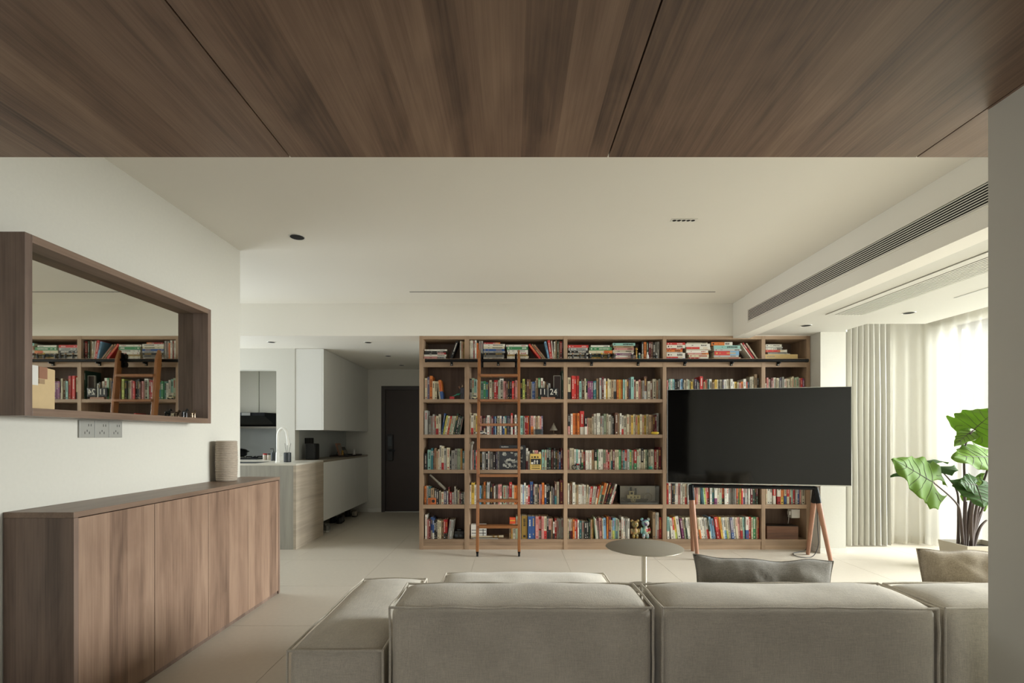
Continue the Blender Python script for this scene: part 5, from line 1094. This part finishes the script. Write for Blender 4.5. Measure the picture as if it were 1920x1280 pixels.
# ------------------------------------------------------------------ television on its four-legged stand
TVL = Vector((1.575, 5.035)); TVR = Vector((3.219, 4.70))
yaw = math.atan2(TVR.y - TVL.y, TVR.x - TVL.x); TW = (TVR - TVL).length; tc_ = (TVL + TVR) / 2
z0 = pz(911.7, 4.70); z1 = pz(724, 4.70)
tv = thing('television', (tc_.x, tc_.y, z0), 'large flat black television with thin silver edge before the bookcase', 'television', rotz=yaw)
hw = TW / 2; hh = z1 - z0
MB().box(-hw, hw, .004, .028, 0, hh).build('back_panel', 'black_plastic', tv, local=True, bevel=.002)
MB().box(-hw, hw, -.002, .012, -.0005, .009).box(-hw, -hw + .005, -.002, .012, .009, hh).box(hw - .005, hw, -.002, .012, .009, hh).box(-hw, hw, -.002, .012, hh - .005, hh).build('bezel', 'silver', tv, local=True)
MB().box(-hw + .005, hw - .005, 0, .004, .009, hh - .005).build('screen', 'screen_glass', tv, local=True)
MB().box(-.29, .29, .028, .062, .12, .55).build('rear_housing', 'black_plastic', tv, local=True, bevel=.006)
st = thing('tv_stand', (2.46, 5.0, 0), 'easel stand with four wooden legs and black metal top for the television', 'tv stand')
legs = [((1.835, 4.905, 0), 0), ((1.925, 5.285, 0), 0), ((3.040, 4.72, 0), 1), ((3.059, 5.13, 0), 1)]
ux, uy = math.cos(yaw), math.sin(yaw)
TP = [Vector((tc_.x - ux * .60 - uy * -.0, tc_.y - uy * .60, 0)) + Vector((-uy, ux, 0)) * .052, Vector((tc_.x + ux * .545, tc_.y + uy * .545, 0)) + Vector((-uy, ux, 0)) * .052]
TZ = z0 - .026
for (f, s) in legs:
    f = Vector(f); tp = TP[s].copy(); tp.z = TZ + .004
    d = tp - f; k0 = .80
    MB().tube([f, f + d * .015, f + d * k0], [.015, .018, .024], 14).build('leg', 'leg_wood', st, smooth=True)
    MB().tube([f + d * (k0 - .005), f + d * .93, tp], [.0255, .026, .024], 14).build('leg_sleeve', 'black_metal', st, smooth=True)
b0 = TP[0].copy(); b1 = TP[1].copy(); b0.z = b1.z = TZ
MB().tube([b0, b0.lerp(b1, .5), b1], .019, 12).build('crossbar', 'black_metal', st, smooth=True)
for p in (b0.lerp(b1, .18), b0.lerp(b1, .82)):
    q = p.copy(); q.z = z0 + .45
    MB().box(p.x - .02, p.x + .02, p.y + .014, p.y + .034, p.z - .01, q.z).build('mounting_post', 'black_metal', st)
    nrm = Vector((-uy, ux, 0)); base = p - nrm * .0245
    for hz in (.14, .38):
        MB().tube([Vector((base.x, base.y, z0 + hz)), Vector((p.x, p.y + .024, z0 + hz))], .011, 10).build('mounting_arm', 'black_metal', st)
pts = [(2.98, 4.95, z0 + .1), (3.06, 5.02, z0 - .06), (3.11, 5.06, .55), (3.13, 5.08, .30), (3.12, 5.05, .12), (3.04, 5.01, .012), (2.92, 4.99, .006), (2.885, 5.06, .006), (2.92, 5.15, .006), (3.00, 5.21, .006), (3.10, 5.24, .02), (3.14, 5.27, .10)]
def smooth_path(P, n=6):
    P = [Vector(p) for p in P]; out = []
    for i in range(len(P) - 1):
        a = P[max(i - 1, 0)]; b = P[i]; c = P[i + 1]; d = P[min(i + 2, len(P) - 1)]
        for k in range(n):
            t = k / n; out.append(.5 * ((2 * b) + (c - a) * t + (2 * a - 5 * b + 4 * c - d) * t * t + (3 * b - a - 3 * c + d) * t ** 3))
    return out + [P[-1]]
solo(MB().tube(smooth_path(pts), .004, 6).build('power_cable', 'cable_black', smooth=True), 'thin black power cable hanging from the television to the floor', 'cable')

# ------------------------------------------------------------------ sofa
def soft_block(name, x0, x1, y0, y1, z0, z1, m, parent, puff=.014, res=.045, seed=1, corner=.03, wrinkle=.007):
    """upholstered block: bulging faces, pinched edges, slight wrinkles"""
    L = (x1 - x0, y1 - y0, z1 - z0); n = [max(4, int(l / res)) for l in L]
    bm = bmesh.new(); vd = {}
    def P(i, j, k):
        key = (i, j, k)
        if key in vd: return vd[key]
        u, v, w = i / n[0], j / n[1], k / n[2]
        p = Vector((x0 + u * L[0], y0 + v * L[1], z0 + w * L[2]))
        def bul(a, l): return min(1, (min(a, 1 - a) * l) / .16) ** .5 if 0 < a < 1 else 0
        fx = bul(v, L[1]) * bul(w, L[2]); fy = bul(u, L[0]) * bul(w, L[2]); fz = bul(u, L[0]) * bul(v, L[1])
        nz = mnoise.noise(p * 4 + Vector((seed, 0, 0))); n2 = mnoise.noise(p * 13 + Vector((0, seed, 0)))
        wr = nz * wrinkle * 1.6 + n2 * wrinkle * .7
        if i in (0, n[0]): p.x += (1 if i else -1) * (fx * puff * .2 + wr * fx * .25)
        if j in (0, n[1]): p.y += (1 if j else -1) * (fy * puff + wr * fy)
        if k in (0, n[2]): p.z += (1 if k else -1) * (fz * puff * (1.5 if k else .2) + wr * fz)
        # rounded corners and a little wander along the seams
        cx, cy = min(u, 1 - u) * L[0], min(v, 1 - v) * L[1]
        if k == n[2]:
            e = max(0, 1 - min(cx, cy) / .10); p.z -= .006 * e * e
        if k == n[2] and i in (0, n[0]) or k == n[2] and j in (0, n[1]): p.z += .005 * mnoise.noise(p * 7)
        vd[key] = bm.verts.new(p); return vd[key]
    for (A, B, C) in ((0, 1, 2), (1, 2, 0), (2, 0, 1)):
        for side in (0, n[C]):
            for i in range(n[A]):
                for j in range(n[B]):
                    def K(a, b):
                        q = [0, 0, 0]; q[A] = a; q[B] = b; q[C] = side; return P(*q)
                    f = [K(i, j), K(i + 1, j), K(i + 1, j + 1), K(i, j + 1)]
                    bm.faces.new(f if side else f[::-1])
    me = bpy.data.meshes.new(name); 
    edges = []
    # the seam lines: top rectangle and the four vertical corners
    def line(fn, cnt): return [vd[fn(i)].co.copy() for i in range(cnt + 1)]
    edges.append(line(lambda i: (i, 0, n[2]), n[0])); edges.append(line(lambda i: (i, n[1], n[2]), n[0]))
    edges.append(line(lambda i: (0, i, n[2]), n[1])); edges.append(line(lambda i: (n[0], i, n[2]), n[1]))
    for a in (0, n[0]):
        for b in (0, n[1]): edges.append(line(lambda i, a=a, b=b: (a, b, i), n[2]))
    for f in bm.faces: f.smooth = True
    bm.to_mesh(me); bm.free(); me.materials.append(MATS[m])
    o = bpy.data.objects.new(name, me); COL.objects.link(o); o.parent = parent; o.matrix_parent_inverse = Matrix.Translation(-root_loc(parent))
    s = o.modifiers.new('subsurf', 'SUBSURF'); s.levels = 1; s.render_levels = 1
    c = Vector(((x0 + x1) / 2, (y0 + y1) / 2, (z0 + z1) / 2))
    sm_ = MB()
    for e in edges:
        q = []
        for p in e:
            d = p - c; d = Vector((math.copysign(1, d.x) if abs(abs(p.x - c.x) - L[0] / 2) < .02 else 0, math.copysign(1, d.y) if abs(abs(p.y - c.y) - L[1] / 2) < .02 else 0, 1 if abs(p.z - z1) < .03 else 0))
            q.append(p + d.normalized() * (.002 + .003 * mnoise.noise(p * 11 + Vector((seed, 3, 1)))))
        sm_.tube(smooth_path(q, 2), .0048, 6)
    sm_.build('seam_piping', m, o, smooth=True)
    return o
YS = 1.80
t = thing('sofa_arm_module', (-.64, 2.25, 0), 'low linen sofa arm block at the open left end of the sofa', 'sofa module')
soft_block('block', -.813, -.470, YS, 2.72, .03, .446, 'sofa_linen', t, .016, seed=3)
MB().box(-.79, -.49, YS + .03, 2.69, 0, .032).build('plinth', 'dark_gap', t)
t = thing('sofa_module', (.03, 2.3, 0), 'linen sofa module with deep seat beside the low arm block', 'sofa module')
soft_block('backrest', -.441, .510, YS, 2.10, .03, .602, 'sofa_linen', t, .018, seed=5)
soft_block('seat', -.40, .555, 2.13, 3.02, .03, .395, 'sofa_linen', t, .020, seed=8)
MB().box(-.38, .49, YS + .03, 2.98, 0, .032).build('plinth', 'dark_gap', t)
t = thing('sofa_module', (1.05, 2.2, 0), 'middle linen sofa module with a grey pillow on its seat', 'sofa module')
soft_block('backrest', .547, 1.546, YS, 2.10, .03, .602, 'sofa_linen', t, .018, seed=11)
soft_block('seat', .59, 1.56, 2.13, 2.74, .03, .345, 'sofa_linen', t, .016, seed=12)
MB().box(.57, 1.53, YS + .03, 2.70, 0, .032).build('plinth', 'dark_gap', t)
t = thing('sofa_module', (2.05, 2.2, 0), 'end linen sofa module behind the grey wall with a beige pillow', 'sofa module')
soft_block('backrest', 1.572, 2.50, YS, 2.10, .03, .602, 'sofa_linen', t, .018, seed=15)
soft_block('seat', 1.58, 2.50, 2.13, 2.74, .03, .345, 'sofa_linen', t, .016, seed=16)
MB().box(1.60, 2.47, YS + .03, 2.70, 0, .032).build('plinth', 'dark_gap', t)
def pillow(cx, cy, z0, w, h, d, tilt, rz, m, l, seed, roll=0.0):
    t = thing('pillow', (cx, cy, z0), l, 'pillow', rotz=rz)
    n = 30; mb = MB()
    for side in (1, -1):
        for j in range(n + 1):
            for i in range(n + 1):
                u, v = i / n * 2 - 1, j / n * 2 - 1
                b = max(0, (1 - u * u)) ** .55 * max(0, (1 - v * v)) ** .55
                sx = 1 - .06 * (1 - v * v); sz = 1 - .09 * (1 - u * u) * (1 if v > 0 else .4)
                p = Vector((u * w / 2 * sx, side * d / 2 * b, (v * sz + 1) * h / 2))
                f = mnoise.noise(Vector((u * 2.2, v * 2.2, seed))) * .026 + mnoise.noise(Vector((u * 9 + v * 2, v * 2.5, seed + side * 4))) * .016
                p.y += f * b + .01 * mnoise.noise(Vector((u * 3, v, seed))); p.z += .012 * mnoise.noise(Vector((u * 2.4, seed, v))) * (1 if v > 0 else 0)
                x, z = p.x, p.z; p.x = x * math.cos(roll) + z * math.sin(roll); p.z = max(0.0, z * math.cos(roll) - x * math.sin(roll)) if v > -1 else z * math.cos(roll) - x * math.sin(roll)
                y, z = p.y, p.z
                p.y = y * math.cos(tilt) + z * math.sin(tilt); p.z = z * math.cos(tilt) - y * math.sin(tilt)
                mb.v.append(tuple(p))
    N = (n + 1) ** 2
    for s, off in ((0, 0), (1, N)):
        for j in range(n):
            for i in range(n):
                q = off + j * (n + 1) + i; f = (q, q + 1, q + n + 2, q + n + 1); mb.f.append(f if s else f[::-1])
    o = mb.build('cover', m, t, smooth=True, local=True)
    wm = o.modifiers.new('weld', 'WELD'); wm.merge_threshold = .004
    rim = [mb.v[j * (n + 1)] for j in range(n + 1)][::-1] + [mb.v[i] for i in range(1, n + 1)] + [mb.v[j * (n + 1) + n] for j in range(1, n + 1)] + [mb.v[n * (n + 1) + i] for i in range(n - 1, -1, -1)]
    MB().tube(rim, .0022, 6).build('flange', m, o, smooth=True, local=True)
    return t
pillow(1.125, 2.215, .368, .635, .308, .16, .10, 0.0, 'pillow_grey', 'dark grey linen pillow standing on the middle sofa module', 4, .04)
pillow(2.16, 2.235, .366, .62, .345, .17, .10, .0, 'pillow_beige', 'beige linen pillow on the sofa module by the grey wall', 9)

# ------------------------------------------------------------------ round side table
TX, TY = px(1208, 4.0), 4.0; TZt = pz(1024.5, 4.0)
t = thing('side_table', (TX, TY, 0), 'round low side table with bronze top and slim steel post', 'side table')
R_ = .305
MB().lathe([(R_ - .012, -.010), (R_ - .002, -.006), (R_, -.002), (R_ - .003, 0)], TX, TY, 64, TZt).build('top', 'bronze_top', t, smooth=True)
MB().lathe([(R_ - .006, 0), (R_ + .0012, .004), (R_ + .0012, .007)], TX, TY, 64, TZt - .0105).build('edge_band', 'steel', t, smooth=True)
MB().tube([(TX, TY, .012), (TX, TY, TZt - .010)], .021, 20).build('post', 'steel', t, smooth=True)
MB().lathe([(.15, 0), (.15, .008), (.13, .012), (.02, .014)], TX, TY, 40, 0).build('base', 'bronze_top', t, smooth=True)

# ------------------------------------------------------------------ elephant-ear plant
def leaf(parent, base, tip, up, w, m, curl=.10, seed=0, wav=.06):
    """heart-shaped leaf: base = stalk joint, tip = leaf point, up = leaf face normal (rough)"""
    base, tip, up = Vector(base), Vector(tip), Vector(up)
    ax = tip - base; Ln = ax.length; ax.normalize(); sd = ax.cross(up).normalized(); nm = sd.cross(ax).normalized()
    NU, NV = 26, 14; mb = MB()
    for i in range(NU + 1):
        s = -.34 + 1.34 * i / NU                     # along the midrib, lobes reach behind the joint
        for j in range(-NV, NV + 1):
            v = j / NV
            # half width of an elephant-ear outline
            if s >= 0: wd = (1 - s) ** .62 * (1 - .25 * (1 - s) ** 6) * (.58 + .60 * s * (1 - s) + .42 * (1 - s))
            else: wd = math.sqrt(max(0, 1 - (s / .36) ** 2)) * .98
            inner = 0 if s >= 0 else min(1, -s / .34) ** .7 * .42     # notch between the lobes
            a = abs(v); lat = (inner + (1 - inner) * a) * wd if s < 0 else a * wd
            lat = lat * w / 2 * (1 + wav * math.sin(s * 26 + seed) * a)
            dz = -curl * Ln * (s * s * .9) - .05 * w * (a * a) + .020 * math.sin(a * 3 + s * 17 + seed) * a * w * 1.4
            dz += .05 * w * (1 - a) * 0
            p = base + ax * (s * Ln) + sd * (lat * (1 if v >= 0 else -1)) + nm * dz
            mb.v.append(tuple(p))
    W = 2 * NV + 1
    for i in range(NU):
        for j in range(W - 1):
            if (-.34 + 1.34 * (i + .5) / NU) < 0 and j in (NV - 1, NV): continue
            q = i * W + j; mb.f.append((q, q + 1, q + W + 1, q + W))
    lf = mb.build('leaf', m, parent, smooth=True)
    so_ = lf.modifiers.new('solid', 'SOLIDIFY'); so_.thickness = .0012
    vb = MB()
    def at(s, v):
        i = (s + .34) / 1.34 * NU; i0 = min(NU - 1, max(0, int(i))); k = i - i0; j = int(round(v * NV)) + NV
        a = Vector(mb.v[i0 * W + j]); b = Vector(mb.v[(i0 + 1) * W + j]); return a.lerp(b, k) + nm * .0016
    vb.tube([at(.0 + .98 * k / 12, 0) for k in range(13)], [.0042 - .0003 * k for k in range(13)], 6)
    for s0 in (.04, .18, .34, .50, .66):
        for sg in (-1, 1):
            vb.tube([at(min(.97, s0 + .16 * k / 5 * (1 if s0 > .1 else .2)), sg * k / 5 * .92) for k in range(6)], [.0022 - .00025 * k for k in range(6)], 5)
    for sg in (-1, 1): vb.tube([at(-.05 - .24 * k / 5, sg * (.25 + .30 * k / 5)) for k in range(6)], .0018, 5)
    o = vb.build('veins', mat('vein', '3d3a22', .6), lf, smooth=True)
    return lf
PD = 4.60
def pp(x, y, d=4.2): d += .40; return Vector((px(x, d), d, pz(y, d)))
x0 = px(1760, 4.75); x1 = x0 + .42; y0, y1 = 4.45, 4.76; zt = pz(1011, 4.75)
PLX, PLY = (x0 + x1) / 2, (y0 + y1) / 2
t = thing('planter', (PLX, PLY, 0), 'low rectangular grey planter beside the sheer curtain', 'planter')
o_ = [(x0, y0), (x1, y0), (x1, y1), (x0, y1)]
def ring(k, z):
    return [(PLX + (a - PLX) * k, PLY + (b - PLY) * k, z) for a, b in o_]
mb = MB(); rr = [ring(.88, 0), ring(1, zt), ring(.955, zt), ring(.92, zt - .05)]
mb.v = [p for r in rr for p in r]
for k in range(3):
    for i in range(4): mb.f.append((k * 4 + i, k * 4 + (i + 1) % 4, (k + 1) * 4 + (i + 1) % 4, (k + 1) * 4 + i))
mb.f.append((3, 2, 1, 0)); mb.build('pot', 'planter_clay', t)
mb = MB(); mb.v = ring(.925, zt - .045); mb.f = [(0, 1, 2, 3)]; mb.v += ring(.90, zt - .08); mb.f += [(7, 6, 5, 4)] + [(i, 4 + i, 4 + (i + 1) % 4, (i + 1) % 4) for i in range(4)]
mb.build('soil', 'soil', t)
pl = thing('elephant_ear_plant', (PLX, PLY, zt - .06), 'tall elephant-ear plant with big veined green leaves in the planter', 'plant')
RT = Vector((px(1812, PD), PD, zt - .05))
def stalk(pts, r0=.014, r1=.005):
    P = smooth_path(pts, 5); n = len(P); MB().tube(P, [r0 + (r1 - r0) * k / (n - 1) for k in range(n)], 8).build('stalk', 'stem', pl, smooth=True)
def root(dx, dy=0): return RT + Vector((dx, dy, 0))
jA = pp(1751, 905, 4.05); stalk([root(-.03), pp(1800, 962, 4.17), pp(1789, 938, 4.12), jA]); leaf(pl, jA, pp(1676, 859, 4.00), (.15, -.95, .40), .52, 'leaf_light', .03, 1)
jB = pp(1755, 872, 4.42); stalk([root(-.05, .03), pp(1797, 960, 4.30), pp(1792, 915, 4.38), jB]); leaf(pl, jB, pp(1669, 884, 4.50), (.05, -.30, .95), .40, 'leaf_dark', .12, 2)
jD = pp(1825, 806, 4.22); stalk([root(-.01, .02), pp(1809, 930, 4.22), pp(1808, 850, 4.24), pp(1815, 822, 4.22), jD], .013, .005); leaf(pl, jD, pp(1872, 764, 4.10), (-.35, -.70, .62), .52, 'leaf_light', .10, 4)
leaf(pl, pp(1822, 808, 4.24), pp(1790, 832, 4.16), (-.3, -.5, .8), .20, 'leaf_light', .10, 14)
jC = pp(1856, 857, 4.15); stalk([root(.04), pp(1833, 940, 4.15), pp(1850, 885, 4.14), jC]); leaf(pl, jC, pp(1792, 853, 4.02), (.1, -.72, .70), .44, 'leaf_light', .06, 5)
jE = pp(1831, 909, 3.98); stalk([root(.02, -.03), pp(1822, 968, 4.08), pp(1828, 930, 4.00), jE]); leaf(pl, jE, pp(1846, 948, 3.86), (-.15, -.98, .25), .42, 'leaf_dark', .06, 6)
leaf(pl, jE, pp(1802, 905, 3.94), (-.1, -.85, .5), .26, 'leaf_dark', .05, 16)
jF = pp(1824, 920, 4.36); stalk([root(.0, .05), pp(1815, 965, 4.30), jF]); leaf(pl, jF, pp(1806, 940, 4.40), (0, -.95, .3), .24, 'leaf_light', .05, 7)
jG = pp(1852, 905, 4.2); stalk([root(.05, .03), pp(1840, 960, 4.25), jG]); leaf(pl, jG, pp(1850, 960, 4.25), (0, -.9, .4), .3, 'leaf_light', .06, 8)
for dx, x, y in ((.03, 1845, 950), (.06, 1850, 975), (-.02, 1812, 940), (.045, 1838, 948), (.0, 1822, 935)):
    stalk([root(dx), pp((1812 + dx * 202 + x) / 2, (1012 + y) / 2 - 4), pp(x, y)], .016, .007)
